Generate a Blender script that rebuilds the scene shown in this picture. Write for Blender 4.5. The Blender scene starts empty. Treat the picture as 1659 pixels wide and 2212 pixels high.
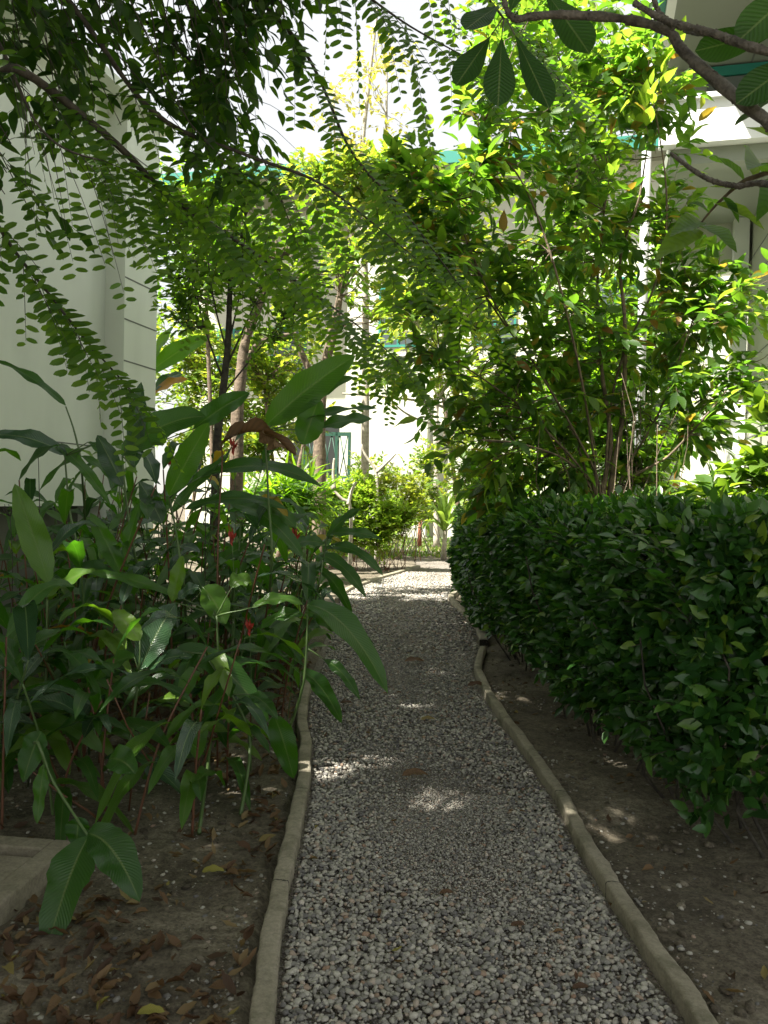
import bpy, math, random
import numpy as np
from mathutils import Vector, Matrix, noise as mnoise
random.seed(7); rng = np.random.default_rng(11)
S = bpy.context.scene
COL = S.collection
R = math.radians

# ------------------------------------------------------------------ camera
FD, CX, CY, CH = 1790.0, 829.5, 1106.0, 1.4
cam = bpy.data.cameras.new('camera'); co = bpy.data.objects.new('camera', cam); COL.objects.link(co)
cam.sensor_fit = 'VERTICAL'; cam.sensor_height = 24.0; cam.lens = 24.0*FD/2212.0
cam.clip_start = 0.05; cam.clip_end = 2000
CM = (Matrix.Rotation(R(90-0.9), 4, 'X') @ Matrix.Rotation(R(1.2), 4, 'Z'))
co.matrix_world = Matrix.Translation((0, 0, CH)) @ CM
cam.dof.use_dof = True; cam.dof.focus_distance = 5.0; cam.dof.aperture_fstop = 9.0
S.camera = co
CM3 = np.array(CM.to_3x3())
def ray(px, py):
    return CM3 @ np.array([(px-CX)/FD, -(py-CY)/FD, -1.0])
def P(px, py, d):            # world point seen at (px,py) of the 1659x2212 view, d metres ahead
    r = ray(px, py); return np.array([0, 0, CH]) + r*(d/r[1])
def G(px, py, z=0.0):
    r = ray(px, py); return np.array([0, 0, CH]) + r*((z-CH)/r[2])

# ------------------------------------------------------------------ light
SUN = np.array([-0.80, -0.50, 1.36]); SUN /= np.linalg.norm(SUN)
sl = bpy.data.lights.new('sun', 'SUN'); sl.energy = 5.0; sl.angle = R(0.5); sl.color = (1.0, 0.95, 0.86)
so = bpy.data.objects.new('sun', sl); COL.objects.link(so)
so.rotation_euler = Vector(SUN).to_track_quat('Z', 'Y').to_euler(); so.location = (-10, -6, 20)
W = bpy.data.worlds.new('World'); S.world = W; W.use_nodes = True
wt = W.node_tree; bg = wt.nodes['Background']
sk = wt.nodes.new('ShaderNodeTexSky'); sk.sky_type = 'NISHITA'; sk.sun_disc = False
sk.sun_elevation = math.asin(SUN[2]); sk.sun_rotation = math.atan2(SUN[0], SUN[1])
sk.dust_density = 3.0; sk.air_density = 1.0
cm_ = wt.nodes.new('ShaderNodeMix'); cm_.data_type = 'RGBA'; cm_.inputs[0].default_value = 0.6     # flat white added over the blue so the sky reads overexposed
wt.links.new(sk.outputs[0], cm_.inputs[6]); cm_.inputs[7].default_value = (7.5, 7.3, 6.7, 1)
wt.links.new(cm_.outputs[2], bg.inputs[0]); bg.inputs[1].default_value = 0.05
S.view_settings.view_transform = 'Standard'; S.view_settings.look = 'None'
S.view_settings.exposure = 2.0; S.view_settings.gamma = 1.0
S.render.resolution_x = 768; S.render.resolution_y = 1024
S.render.engine = 'CYCLES'
try:
    S.cycles.max_bounces = 8; S.cycles.diffuse_bounces = 4; S.cycles.transmission_bounces = 5
    S.cycles.transparent_max_bounces = 6; S.cycles.sample_clamp_indirect = 6.0
except Exception: pass

# ------------------------------------------------------------------ object helpers
def tag(o, label=None, cat=None, group=None, kind=None):
    if label: o['label'] = label
    if cat: o['category'] = cat
    if group: o['group'] = group
    if kind: o['kind'] = kind
    return o
def empty(name, loc, label, cat, group=None):
    o = bpy.data.objects.new(name, None); COL.objects.link(o); o.location = [float(c) for c in loc]
    o.empty_display_size = 0.2
    return tag(o, label, cat, group)

SUNH = np.array([-0.80, -0.50, 1.36]); SUNH /= np.linalg.norm(SUNH)
SUN_GAPS = [(G(958,1728),.10),(G(1350,1803),.13),(G(1290,1775),.10),(G(1310,1650),.07),(P(72,1170,3.85),.13),(P(95,1235,3.85),.10),(P(150,1250,3.85),.07),(P(470,1300,3.9),.08),(P(600,1306,4.1),.07),(P(345,1400,3.7),.06)]  # sun fleck targets; foliage on their sun rays is removed
class MB:
    """collects geometry (with a luv point attribute: along, across, random) into ONE mesh"""
    def __init__(s): s.V=[]; s.L=[]; s.T=[]; s.A=[]; s.n=0
    def add(s, v, loops, tot, a):
        v = np.asarray(v, dtype=np.float64).reshape(-1, 3)
        s.V.append(v); s.L.append(np.asarray(loops, dtype=np.int64)+s.n); s.T.append(np.asarray(tot, dtype=np.int64))
        a = np.asarray(a, dtype=np.float64)
        if a.ndim == 1: a = np.tile(a, (len(v), 1))
        s.A.append(a); s.n += len(v)
    def scatter(s, tpl, pos, d, n, size, wid=None, lv=None):
        tv, tl, tt, ta = tpl
        N = len(pos)
        if N == 0: return
        pos = np.asarray(pos, float); d = np.asarray(d, float); n = np.asarray(n, float)
        size = np.broadcast_to(np.asarray(size, float), (N,)); wid = size if wid is None else np.broadcast_to(np.asarray(wid, float), (N,))
        d = d/np.maximum(np.linalg.norm(d, axis=1, keepdims=True), 1e-6)
        if pos[:,2].max() > 1.9:                       # leaves cut away along sun rays to place the sun flecks
            keep = np.ones(N, bool); mid = pos + d*size[:,None]*0.5
            for h, hr in SUN_GAPS:
                w_ = mid-h; al = w_@SUNH; q_ = np.linalg.norm(w_-al[:,None]*SUNH, axis=1)
                keep &= ~((q_ < hr+size*0.55) & (al > 0.5) & (mid[:,2] > 1.9))
            if not keep.all():
                pos, d, n, size, wid = pos[keep], d[keep], np.broadcast_to(n,(N,3))[keep], size[keep], wid[keep]
                lv = None if lv is None else np.asarray(lv)[keep]; N = int(keep.sum())
                if N == 0: return
        sd = np.cross(d, n); sd /= np.maximum(np.linalg.norm(sd, axis=1, keepdims=True), 1e-6)
        nn = np.cross(sd, d)
        if lv is None: lv = rng.random(N)
        V = (tv[None,:,0,None]*sd[:,None,:]*wid[:,None,None] + tv[None,:,1,None]*d[:,None,:]*size[:,None,None]
             + tv[None,:,2,None]*nn[:,None,:]*size[:,None,None] + pos[:,None,:])
        k = len(tv)
        A = np.tile(ta[None], (N,1,1)).copy(); A[:,:,2] = np.asarray(lv)[:,None]
        L = (tl[None,:] + (np.arange(N)*k)[:,None]).ravel()
        s.add(V.reshape(-1,3), L, np.tile(tt, N), A.reshape(-1,3))
    def tube(s, pts, r0, r1=None, k=6, lv=0.5, bump=0.0, cap=True):
        pts = np.asarray(pts, float); n = len(pts)
        if np.ndim(r0) > 0: rr = np.asarray(r0, float)
        else: rr = np.linspace(r0, r0 if r1 is None else r1, n)
        if bump: rr = rr*(1+bump*(rng.random(n)-0.5))
        t = np.gradient(pts, axis=0); t /= np.maximum(np.linalg.norm(t, axis=1, keepdims=True), 1e-9)
        ref = np.array([0.31, 0.2, 0.93]) if abs(t[:,2]).mean() < 0.8 else np.array([0.9, 0.3, 0.1])
        a = np.cross(t, ref); a /= np.maximum(np.linalg.norm(a, axis=1, keepdims=True), 1e-9); b = np.cross(t, a)
        th = np.arange(k)*2*math.pi/k
        V = pts[:,None,:] + rr[:,None,None]*(np.cos(th)[None,:,None]*a[:,None,:] + np.sin(th)[None,:,None]*b[:,None,:])
        i = np.arange(n-1)[:,None]*k; j = np.arange(k)[None,:]; j2 = (j+1) % k
        F = np.stack([i+j, i+j2, i+k+j2, i+k+j], axis=-1).reshape(-1)
        A = np.zeros((n, k, 3)); A[:,:,0] = np.linspace(0,1,n)[:,None]; A[:,:,1] = (th/6.283)[None,:]; A[:,:,2] = lv
        tot = [4]*((n-1)*k)
        if cap and k > 3:
            F = np.concatenate([F, np.arange(k)[::-1], (n-1)*k+np.arange(k)]); tot += [k, k]
        s.add(V.reshape(-1,3), F, tot, A.reshape(-1,3))
    def box(s, c, sx, sy, sz, ax=None, lv=0.5):   # c = centre, half sizes, ax = 3x3 rows of axes
        c = np.asarray(c, float); ax = np.eye(3) if ax is None else np.asarray(ax, float)
        q = np.array([[x,y,z] for z in (-1,1) for y in (-1,1) for x in (-1,1)], float)*np.array([sx,sy,sz])
        F = [0,2,3,1, 4,5,7,6, 0,1,5,4, 2,6,7,3, 0,4,6,2, 1,3,7,5]
        s.add(c + q @ ax, F, [4]*6, [0,0,lv])
    def grid(s, V, a=None):                        # V: n x m x 3
        n, m = V.shape[:2]
        i = np.arange(n-1)[:,None]*m; j = np.arange(m-1)[None,:]
        F = np.stack([i+j, i+j+1, i+m+j+1, i+m+j], axis=-1).reshape(-1)
        if a is None: a = np.zeros((n*m,3))
        s.add(V.reshape(-1,3), F, [4]*((n-1)*(m-1)), np.asarray(a).reshape(-1,3))
    def build(s, name, mat, parent=None, smooth=True):
        V = np.concatenate(s.V); L = np.concatenate(s.L); T = np.concatenate(s.T); A = np.concatenate(s.A)
        loc = np.zeros(3)
        if parent is not None: V = V - np.array(parent.matrix_basis.translation if parent.parent is None else (parent.parent.matrix_basis.translation + parent.matrix_basis.translation))
        else:
            loc = np.array([V[:,0].mean(), V[:,1].mean(), V[:,2].min()]); V = V - loc
        me = bpy.data.meshes.new(name)
        me.vertices.add(len(V)); me.vertices.foreach_set('co', V.ravel().astype(np.float32))
        me.loops.add(len(L)); me.loops.foreach_set('vertex_index', L.astype(np.int32))
        me.polygons.add(len(T)); st = np.concatenate([[0], np.cumsum(T)[:-1]])
        me.polygons.foreach_set('loop_start', st.astype(np.int32)); me.polygons.foreach_set('loop_total', T.astype(np.int32))
        me.update(calc_edges=True)
        me.polygons.foreach_set('use_smooth', np.full(len(T), smooth, dtype=bool))
        at = me.attributes.new('luv', 'FLOAT_VECTOR', 'POINT'); at.data.foreach_set('vector', A.ravel().astype(np.float32))
        me.materials.append(mat); me.validate(clean_customdata=False)
        o = bpy.data.objects.new(name, me); COL.objects.link(o); o.location = [float(c) for c in loc]
        if parent is not None: o.parent = parent
        return o

# ------------------------------------------------------------------ materials
def nodes(name):
    m = bpy.data.materials.new(name); m.use_nodes = True; t = m.node_tree
    return m, t, t.nodes['Principled BSDF'], t.nodes['Material Output']
def ramp(t, fac, cols):
    r = t.nodes.new('ShaderNodeValToRGB'); e = r.color_ramp.elements
    while len(e) < len(cols): e.new(0.5)
    for i, (p, c) in enumerate(cols): e[i].position = p; e[i].color = (*c, 1)
    t.links.new(fac, r.inputs[0]); return r.outputs[0]
def tex(t, kind, scale, **k):
    n = t.nodes.new('ShaderNodeTex'+kind); n.inputs['Scale'].default_value = scale
    for a, b in k.items():
        if a in n.inputs: n.inputs[a].default_value = b
    c = t.nodes.new('ShaderNodeTexCoord'); t.links.new(c.outputs['Object'], n.inputs['Vector']); return n
def mixc(t, f, a, b, mode='MIX'):
    m = t.nodes.new('ShaderNodeMix'); m.data_type = 'RGBA'; m.blend_type = mode
    for s_, v in ((0, f), (6, a), (7, b)):
        if hasattr(v, 'is_output') or isinstance(v, bpy.types.NodeSocket): t.links.new(v, m.inputs[s_])
        elif s_ == 0: m.inputs[0].default_value = v
        else: m.inputs[s_].default_value = (*v, 1)
    return m.outputs[2]
def math_(t, op, a, b=None, c=None):
    m = t.nodes.new('ShaderNodeMath'); m.operation = op
    for i, v in enumerate((a, b, c)):
        if v is None: continue
        if isinstance(v, bpy.types.NodeSocket): t.links.new(v, m.inputs[i])
        else: m.inputs[i].default_value = v
    return m.outputs[0]
def bump(t, b, h, strength, dist=0.01):
    n = t.nodes.new('ShaderNodeBump'); n.inputs['Strength'].default_value = strength; n.inputs['Distance'].default_value = dist
    t.links.new(h, n.inputs['Height']); t.links.new(n.outputs[0], b.inputs['Normal'])

def leaf_mat(name, cols, trans, tmix=0.35, rough=0.42, veins=0, midrib=None, spec=0.5, vstr=0.25):
    m, t, b, out = nodes(name)
    a = t.nodes.new('ShaderNodeAttribute'); a.attribute_name = 'luv'
    sx = t.nodes.new('ShaderNodeSeparateXYZ'); t.links.new(a.outputs['Vector'], sx.inputs[0])
    c = ramp(t, sx.outputs[2], cols)
    tc = ramp(t, sx.outputs[2], trans)
    nz = tex(t, 'Noise', 9.0, Detail=3.0)
    c = mixc(t, math_(t, 'MULTIPLY', nz.outputs[0], 0.5), c, mixc(t, 1.0, c, (0.55,0.62,0.5), 'MULTIPLY'))
    if veins:
        av = math_(t, 'ABSOLUTE', sx.outputs[1])
        w = math_(t, 'SINE', math_(t, 'MULTIPLY', math_(t, 'SUBTRACT', sx.outputs[0], math_(t, 'MULTIPLY', av, 0.16)), veins))
        w = math_(t, 'POWER', math_(t, 'ABSOLUTE', w), 3.0)
        c = mixc(t, math_(t, 'MULTIPLY', w, vstr), c, mixc(t, 1.0, c, (0.45,0.5,0.5), 'MULTIPLY'))
        tc = mixc(t, math_(t, 'MULTIPLY', w, vstr), tc, mixc(t, 1.0, tc, (0.4,0.45,0.4), 'MULTIPLY'))
        bump(t, b, w, 0.35, 0.004)
    if midrib:
        mr = math_(t, 'LESS_THAN', math_(t, 'ABSOLUTE', sx.outputs[1]), 0.055)
        c = mixc(t, mr, c, midrib)
    t.links.new(c, b.inputs['Base Color']); b.inputs['Roughness'].default_value = rough
    b.inputs['Specular IOR Level'].default_value = spec
    tr = t.nodes.new('ShaderNodeBsdfTranslucent'); t.links.new(tc, tr.inputs[0])
    mx = t.nodes.new('ShaderNodeMixShader'); mx.inputs[0].default_value = tmix
    t.links.new(b.outputs[0], mx.inputs[1]); t.links.new(tr.outputs[0], mx.inputs[2]); t.links.new(mx.outputs[0], out.inputs[0])
    return m
def bark_mat(name, c0, c1, scale=18, rough=0.85, bs=0.5, sz=1.0):
    m, t, b, out = nodes(name)
    nz = tex(t, 'Noise', scale, Detail=6.0, Roughness=0.65)
    c = ramp(t, nz.outputs[0], [(0.35, c0), (0.65, c1)]); t.links.new(c, b.inputs['Base Color'])
    b.inputs['Roughness'].default_value = rough
    n2 = tex(t, 'Noise', scale*3, Detail=4.0); bump(t, b, n2.outputs[0], bs, 0.01*sz); return m
def paint_mat(name, col, dirt=0.15, rough=0.6, streak=True, dcol=(0.25,0.27,0.2)):
    m, t, b, out = nodes(name)
    n1 = tex(t, 'Noise', 0.7, Detail=7.0, Roughness=0.62)
    mp = t.nodes.new('ShaderNodeMapping'); mp.inputs['Scale'].default_value = (3, 3, 0.6)
    cc = t.nodes.new('ShaderNodeTexCoord'); t.links.new(cc.outputs['Object'], mp.inputs[0])
    n2 = t.nodes.new('ShaderNodeTexNoise'); n2.inputs['Scale'].default_value = 1.2; n2.inputs['Detail'].default_value = 5
    t.links.new(mp.outputs[0], n2.inputs['Vector'])
    f = math_(t, 'MULTIPLY', math_(t, 'MULTIPLY', n1.outputs[0], n2.outputs[0] if streak else 0.5), dirt*4)
    c = mixc(t, f, col, dcol); t.links.new(c, b.inputs['Base Color']); b.inputs['Roughness'].default_value = rough
    n3 = tex(t, 'Noise', 60, Detail=3.0); bump(t, b, n3.outputs[0], 0.12, 0.004); return m
def plain(name, col, rough=0.5, metal=0.0):
    m, t, b, out = nodes(name)
    nz = tex(t, 'Noise', 12, Detail=4.0); c = mixc(t, math_(t, 'MULTIPLY', nz.outputs[0], 0.4), col, tuple(x*0.6 for x in col))
    t.links.new(c, b.inputs['Base Color']); b.inputs['Roughness'].default_value = rough; b.inputs['Metallic'].default_value = metal; return m

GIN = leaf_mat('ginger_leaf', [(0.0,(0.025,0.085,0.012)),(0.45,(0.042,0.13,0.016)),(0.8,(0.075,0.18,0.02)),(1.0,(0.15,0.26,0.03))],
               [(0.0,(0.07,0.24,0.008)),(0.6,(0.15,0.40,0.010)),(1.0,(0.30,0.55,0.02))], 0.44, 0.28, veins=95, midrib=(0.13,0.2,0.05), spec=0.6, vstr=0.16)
GING = leaf_mat('ginger_leaf_glossy', [(0.0,(0.035,0.08,0.04)),(1.0,(0.05,0.11,0.05))],
               [(0.0,(0.05,0.17,0.02)),(1.0,(0.1,0.25,0.02))], 0.22, 0.24, veins=80, midrib=(0.13,0.2,0.08), spec=0.7, vstr=0.15)
DRY = leaf_mat('dry_leaf', [(0.0,(0.05,0.028,0.014)),(0.35,(0.12,0.06,0.028)),(0.75,(0.22,0.13,0.06)),(0.93,(0.27,0.19,0.09)),(1.0,(0.30,0.27,0.05))],
               [(0.0,(0.16,0.05,0.01)),(1.0,(0.35,0.22,0.04))], 0.2, 0.7, veins=40, vstr=0.4)
YEL = leaf_mat('yellowing_leaf', [(0.0,(0.35,0.14,0.02)),(1.0,(0.42,0.33,0.03))], [(0.0,(0.5,0.2,0.01)),(1.0,(0.6,0.5,0.03))], 0.4, 0.5, veins=60)
GOOSE = leaf_mat('feathery_leaf', [(0.0,(0.028,0.075,0.012)),(1.0,(0.07,0.14,0.018))],
               [(0.0,(0.16,0.38,0.010)),(1.0,(0.34,0.58,0.02))], 0.55, 0.5, midrib=(0.12,0.2,0.05))
DARK = leaf_mat('dark_tree_leaf', [(0.0,(0.012,0.04,0.008)),(1.0,(0.035,0.085,0.012))],
               [(0.0,(0.05,0.17,0.005)),(1.0,(0.2,0.42,0.010))], 0.4, 0.45)
SHR = leaf_mat('shrub_leaf', [(0.0,(0.03,0.075,0.018)),(0.6,(0.055,0.12,0.022)),(0.93,(0.09,0.16,0.025)),(0.97,(0.3,0.2,0.04)),(1.0,(0.22,0.09,0.03))],
               [(0.0,(0.14,0.35,0.018)),(0.6,(0.27,0.52,0.03)),(0.93,(0.46,0.66,0.05)),(1.0,(0.5,0.26,0.03))], 0.55, 0.42, veins=30, vstr=0.2)
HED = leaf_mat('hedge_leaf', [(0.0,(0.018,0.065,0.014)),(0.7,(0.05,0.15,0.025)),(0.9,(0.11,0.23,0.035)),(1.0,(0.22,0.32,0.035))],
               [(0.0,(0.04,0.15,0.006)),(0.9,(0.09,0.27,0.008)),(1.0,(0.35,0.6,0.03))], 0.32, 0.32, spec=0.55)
PLU = leaf_mat('plumeria_leaf', [(0.0,(0.018,0.055,0.010)),(1.0,(0.03,0.08,0.014))],
               [(0.0,(0.05,0.18,0.008)),(1.0,(0.1,0.28,0.010))], 0.38, 0.5, veins=60, midrib=(0.15,0.2,0.07), vstr=0.35)
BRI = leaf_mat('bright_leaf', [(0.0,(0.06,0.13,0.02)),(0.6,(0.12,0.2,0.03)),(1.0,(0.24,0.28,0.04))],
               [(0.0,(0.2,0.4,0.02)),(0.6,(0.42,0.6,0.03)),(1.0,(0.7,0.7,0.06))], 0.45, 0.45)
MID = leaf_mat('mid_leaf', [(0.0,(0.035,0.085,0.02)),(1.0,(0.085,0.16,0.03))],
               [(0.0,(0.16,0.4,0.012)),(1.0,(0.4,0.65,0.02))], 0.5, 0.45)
YTR = leaf_mat('yellow_tree_leaf', [(0.0,(0.3,0.3,0.04)),(1.0,(0.42,0.38,0.08))], [(0.0,(0.5,0.55,0.05)),(1.0,(0.7,0.6,0.1))], 0.45, 0.5)
FINE = leaf_mat('fine_bush_leaf', [(0.0,(0.09,0.19,0.025)),(0.8,(0.18,0.29,0.04)),(1.0,(0.3,0.34,0.05))],
               [(0.0,(0.25,0.5,0.02)),(1.0,(0.5,0.68,0.05))], 0.48, 0.45)
STRP = leaf_mat('strap_leaf', [(0.0,(0.08,0.17,0.03)),(1.0,(0.2,0.3,0.06))], [(0.0,(0.25,0.5,0.03)),(1.0,(0.5,0.7,0.08))], 0.35, 0.35)
GRA = leaf_mat('grass_blade', [(0.0,(0.05,0.11,0.02)),(0.7,(0.1,0.16,0.03)),(1.0,(0.28,0.25,0.1))], [(0.0,(0.15,0.35,0.02)),(1.0,(0.4,0.45,0.05))], 0.35, 0.5)
STEMG = plain('green_stem', (0.09,0.15,0.045), 0.45)
STEMR = plain('reddish_stem', (0.14,0.06,0.03), 0.5)
REDF = plain('red_bract', (0.42,0.035,0.015), 0.5)
BKD = bark_mat('dark_bark', (0.028,0.024,0.018), (0.085,0.075,0.055), 22)
BKB = bark_mat('brown_bark', (0.07,0.05,0.035), (0.2,0.15,0.1), 14, bs=0.8)
BKG = bark_mat('plumeria_bark', (0.06,0.052,0.042), (0.19,0.17,0.14), 30, bs=0.9)
BKP = bark_mat('pale_bark', (0.26,0.23,0.18), (0.48,0.44,0.36), 12)
WALL = paint_mat('pale_green_wall', (0.78,0.83,0.72), 0.15)
WALLW = paint_mat('cream_wall', (0.52,0.53,0.43), 0.15)
WHITE = paint_mat('white_paint', (0.78,0.79,0.76), 0.1)
SOFF = paint_mat('soffit_shade_grey', (0.24,0.26,0.21), 0.15, streak=False)  # grey darkened to carry the shade under eaves and balcony
TEAL = plain('teal_paint', (0.02,0.20,0.15), 0.45)
GRN = plain('green_gate_paint', (0.006,0.055,0.03), 0.5)
DKG = plain('dark_iron', (0.02,0.022,0.02), 0.5, 0.3)
GROOVE = plain('shadow_gap', (0.16,0.17,0.15), 0.9)
PLN = paint_mat('underfloor_dark', (0.10,0.10,0.085), 0.3)  # dark grey put in for the darkness under the raised wall

def soil_mat():
    m, t, b, out = nodes('soil')
    n1 = tex(t, 'Noise', 1.6, Detail=8.0, Roughness=0.65); n2 = tex(t, 'Noise', 24, Detail=7.0, Roughness=0.75)
    c = ramp(t, n1.outputs[0], [(0.3,(0.11,0.092,0.064)),(0.5,(0.22,0.19,0.135)),(0.7,(0.40,0.36,0.27))])
    c2 = ramp(t, n2.outputs[0], [(0.35,(0.4,0.38,0.35)),(0.62,(1,1,1))])
    c = mixc(t, 1.0, c, c2, 'MULTIPLY'); t.links.new(c, b.inputs['Base Color']); b.inputs['Roughness'].default_value = 0.95
    n3 = tex(t, 'Noise', 38, Detail=10.0, Roughness=0.8)
    vo = tex(t, 'Voronoi', 130); sc = t.nodes.new('ShaderNodeSeparateColor'); t.links.new(vo.outputs['Color'], sc.inputs[0])
    c = mixc(t, 0.65, c, ramp(t, sc.outputs[0], [(0.0,(0.35,0.33,0.3)),(0.6,(0.9,0.88,0.85)),(1.0,(1.0,0.98,0.95))]), 'MULTIPLY'); t.links.new(c, b.inputs['Base Color'])
    bump(t, b, mixc(t, 0.5, n3.outputs[1], vo.outputs['Color']), 1.0, 0.03); return m
SOIL = soil_mat()
def gravel_bed():
    m, t, b, out = nodes('gravel_bed')
    v = tex(t, 'Voronoi', 95); n1 = tex(t, 'Noise', 2.2, Detail=6.0)
    sp = t.nodes.new('ShaderNodeSeparateColor'); t.links.new(v.outputs['Color'], sp.inputs[0])
    c = ramp(t, sp.outputs[0], [(0.0,(0.15,0.13,0.11)),(0.4,(0.26,0.25,0.23)),(0.8,(0.38,0.37,0.34)),(1.0,(0.5,0.48,0.43))])
    c = mixc(t, math_(t, 'MULTIPLY', n1.outputs[0], 1.1), c, (0.17,0.13,0.09))
    t.links.new(c, b.inputs['Base Color']); b.inputs['Roughness'].default_value = 0.9
    bump(t, b, math_(t, 'SUBTRACT', 1.0, v.outputs['Distance']), 1.0, 0.02); return m
GBED = gravel_bed()
def stone_mat():
    m, t, b, out = nodes('gravel_stone')
    a = t.nodes.new('ShaderNodeAttribute'); a.attribute_name = 'luv'
    sx = t.nodes.new('ShaderNodeSeparateXYZ'); t.links.new(a.outputs['Vector'], sx.inputs[0])
    c = ramp(t, sx.outputs[2], [(0.0,(0.09,0.09,0.10)),(0.2,(0.19,0.187,0.175)),(0.55,(0.34,0.33,0.285)),(0.85,(0.50,0.48,0.41)),(0.93,(0.28,0.17,0.11)),(1.0,(0.62,0.58,0.5))])
    n = tex(t, 'Noise', 90, Detail=4.0); c = mixc(t, math_(t, 'MULTIPLY', n.outputs[0], 0.45), c, (0.22,0.19,0.14))
    t.links.new(c, b.inputs['Base Color']); b.inputs['Roughness'].default_value = 0.85; bump(t, b, n.outputs[0], 0.4, 0.004); return m
STONE = stone_mat()
def conc_mat(cracks=False):
    m, t, b, out = nodes('kerb_concrete' if cracks else 'weathered_concrete')
    n1 = tex(t, 'Noise', 3.0, Detail=7.0, Roughness=0.7); n2 = tex(t, 'Noise', 80, Detail=5.0, Roughness=0.7)
    c = ramp(t, n1.outputs[0], [(0.3,(0.17,0.15,0.10)),(0.5,(0.29,0.26,0.19)),(0.7,(0.38,0.34,0.26))])
    c = mixc(t, 0.5, c, ramp(t, n2.outputs[0], [(0.3,(0.35,0.33,0.3)),(0.6,(1,1,1))]), 'MULTIPLY')
    n5 = tex(t, 'Noise', 7.0, Detail=6.0, Roughness=0.75)
    c = mixc(t, ramp(t, n5.outputs[0], [(0.5,(0,0,0)),(0.72,(0.8,0.8,0.8))]), c, (0.085,0.085,0.045))
    if cracks:
        a = t.nodes.new('ShaderNodeAttribute'); a.attribute_name = 'luv'; sx = t.nodes.new('ShaderNodeSeparateXYZ'); t.links.new(a.outputs['Vector'], sx.inputs[0])
        u = math_(t, 'ADD', math_(t, 'DIVIDE', sx.outputs[0], 0.93), math_(t, 'MULTIPLY', math_(t, 'SUBTRACT', n5.outputs[0], 0.5), 0.06))
        c = mixc(t, math_(t, 'LESS_THAN', math_(t, 'FRACT', u), 0.007), c, (0.03,0.028,0.02))
    t.links.new(c, b.inputs['Base Color']); b.inputs['Roughness'].default_value = 0.9; bump(t, b, mixc(t, 0.5, n2.outputs[1], n5.outputs[1]), 0.7, 0.01); return m
CONC = conc_mat(); KCON = conc_mat(True)

# ------------------------------------------------------------------ leaf templates
def leaf_tpl(rows, wfun, fold=0.25, droop=0.15, wave=0.0):
    v=[(0,0,0)]; a=[(0,0,0)]; L=[]; T=[]
    ts = np.linspace(0,1,rows+2)[1:-1]
    for t in ts:
        w = wfun(t)*0.5; z = -droop*t*t; wv = wave*math.sin(t*17)
        v += [(-w, t, z+fold*w+wv), (0, t, z), (w, t, z+fold*w-wv)]; a += [(t,-1,0),(t,0,0),(t,1,0)]
    v.append((0,1,-droop)); a.append((1,0,0)); e = len(v)-1
    L += [0,2,1, 0,3,2]; T += [3,3]
    for i in range(rows-1):
        p = 1+3*i; q = p+3
        L += [p,p+1,q+1,q, p+1,p+2,q+2,q+1]; T += [4,4]
    p = 1+3*(rows-1); L += [p,p+1,e, p+1,p+2,e]; T += [3,3]
    return np.array(v,float), np.array(L), np.array(T), np.array(a,float)
ov = lambda t: math.sin(math.pi*t**0.8)
OV = leaf_tpl(3, lambda t: 0.42*ov(t)+0.02, 0.3, 0.18)
OVs = leaf_tpl(2, lambda t: 0.46*ov(t)+0.03, 0.3, 0.15)
OV4 = leaf_tpl(5, lambda t: 0.44*ov(t), 0.35, 0.22, 0.015)
OBL = leaf_tpl(4, lambda t: 0.44*min(1, (4*t*(1-t))**0.45), 0.15, 0.06)
PIN = leaf_tpl(4, lambda t: 0.37*(4*t*(1-t))**0.38, 0.12, 0.22)
DIA = (np.array([(0,0,0),(-.22,.5,.03),(.22,.5,.03),(0,1,-.1)],float), np.array([0,2,3,1]), np.array([4]), np.array([(0,0,0),(.5,-1,0),(.5,1,0),(1,0,0)],float))

def unit(v): v = np.asarray(v, float); return v/max(np.linalg.norm(v), 1e-9)
def rvec(): return unit(rng.normal(size=3))
def path(a, b, n=7, wob=0.06, sag=0.0):
    a = np.asarray(a, float); b = np.asarray(b, float); t = np.linspace(0,1,n)[:,None]; Ln = np.linalg.norm(b-a)
    w = np.cumsum(rng.normal(size=(n,3)), axis=0); w = w - w[0] - t*(w[-1]-w[0])
    return a + (b-a)*t + w*wob*Ln/math.sqrt(n) + np.array([0,0,1.0])*sag*Ln*4*t*(1-t)
def smooth(pts, n):
    pts = np.asarray(pts, float); m = len(pts); out = []
    for q in np.linspace(0, m-1-1e-6, n):
        i = int(q); f = q-i
        p0 = pts[max(i-1,0)]; p1 = pts[i]; p2 = pts[i+1]; p3 = pts[min(i+2,m-1)]
        out.append(0.5*((2*p1)+(-p0+p2)*f+(2*p0-5*p1+4*p2-p3)*f*f+(-p0+3*p1-3*p2+p3)*f**3))
    return np.array(out)

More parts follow.
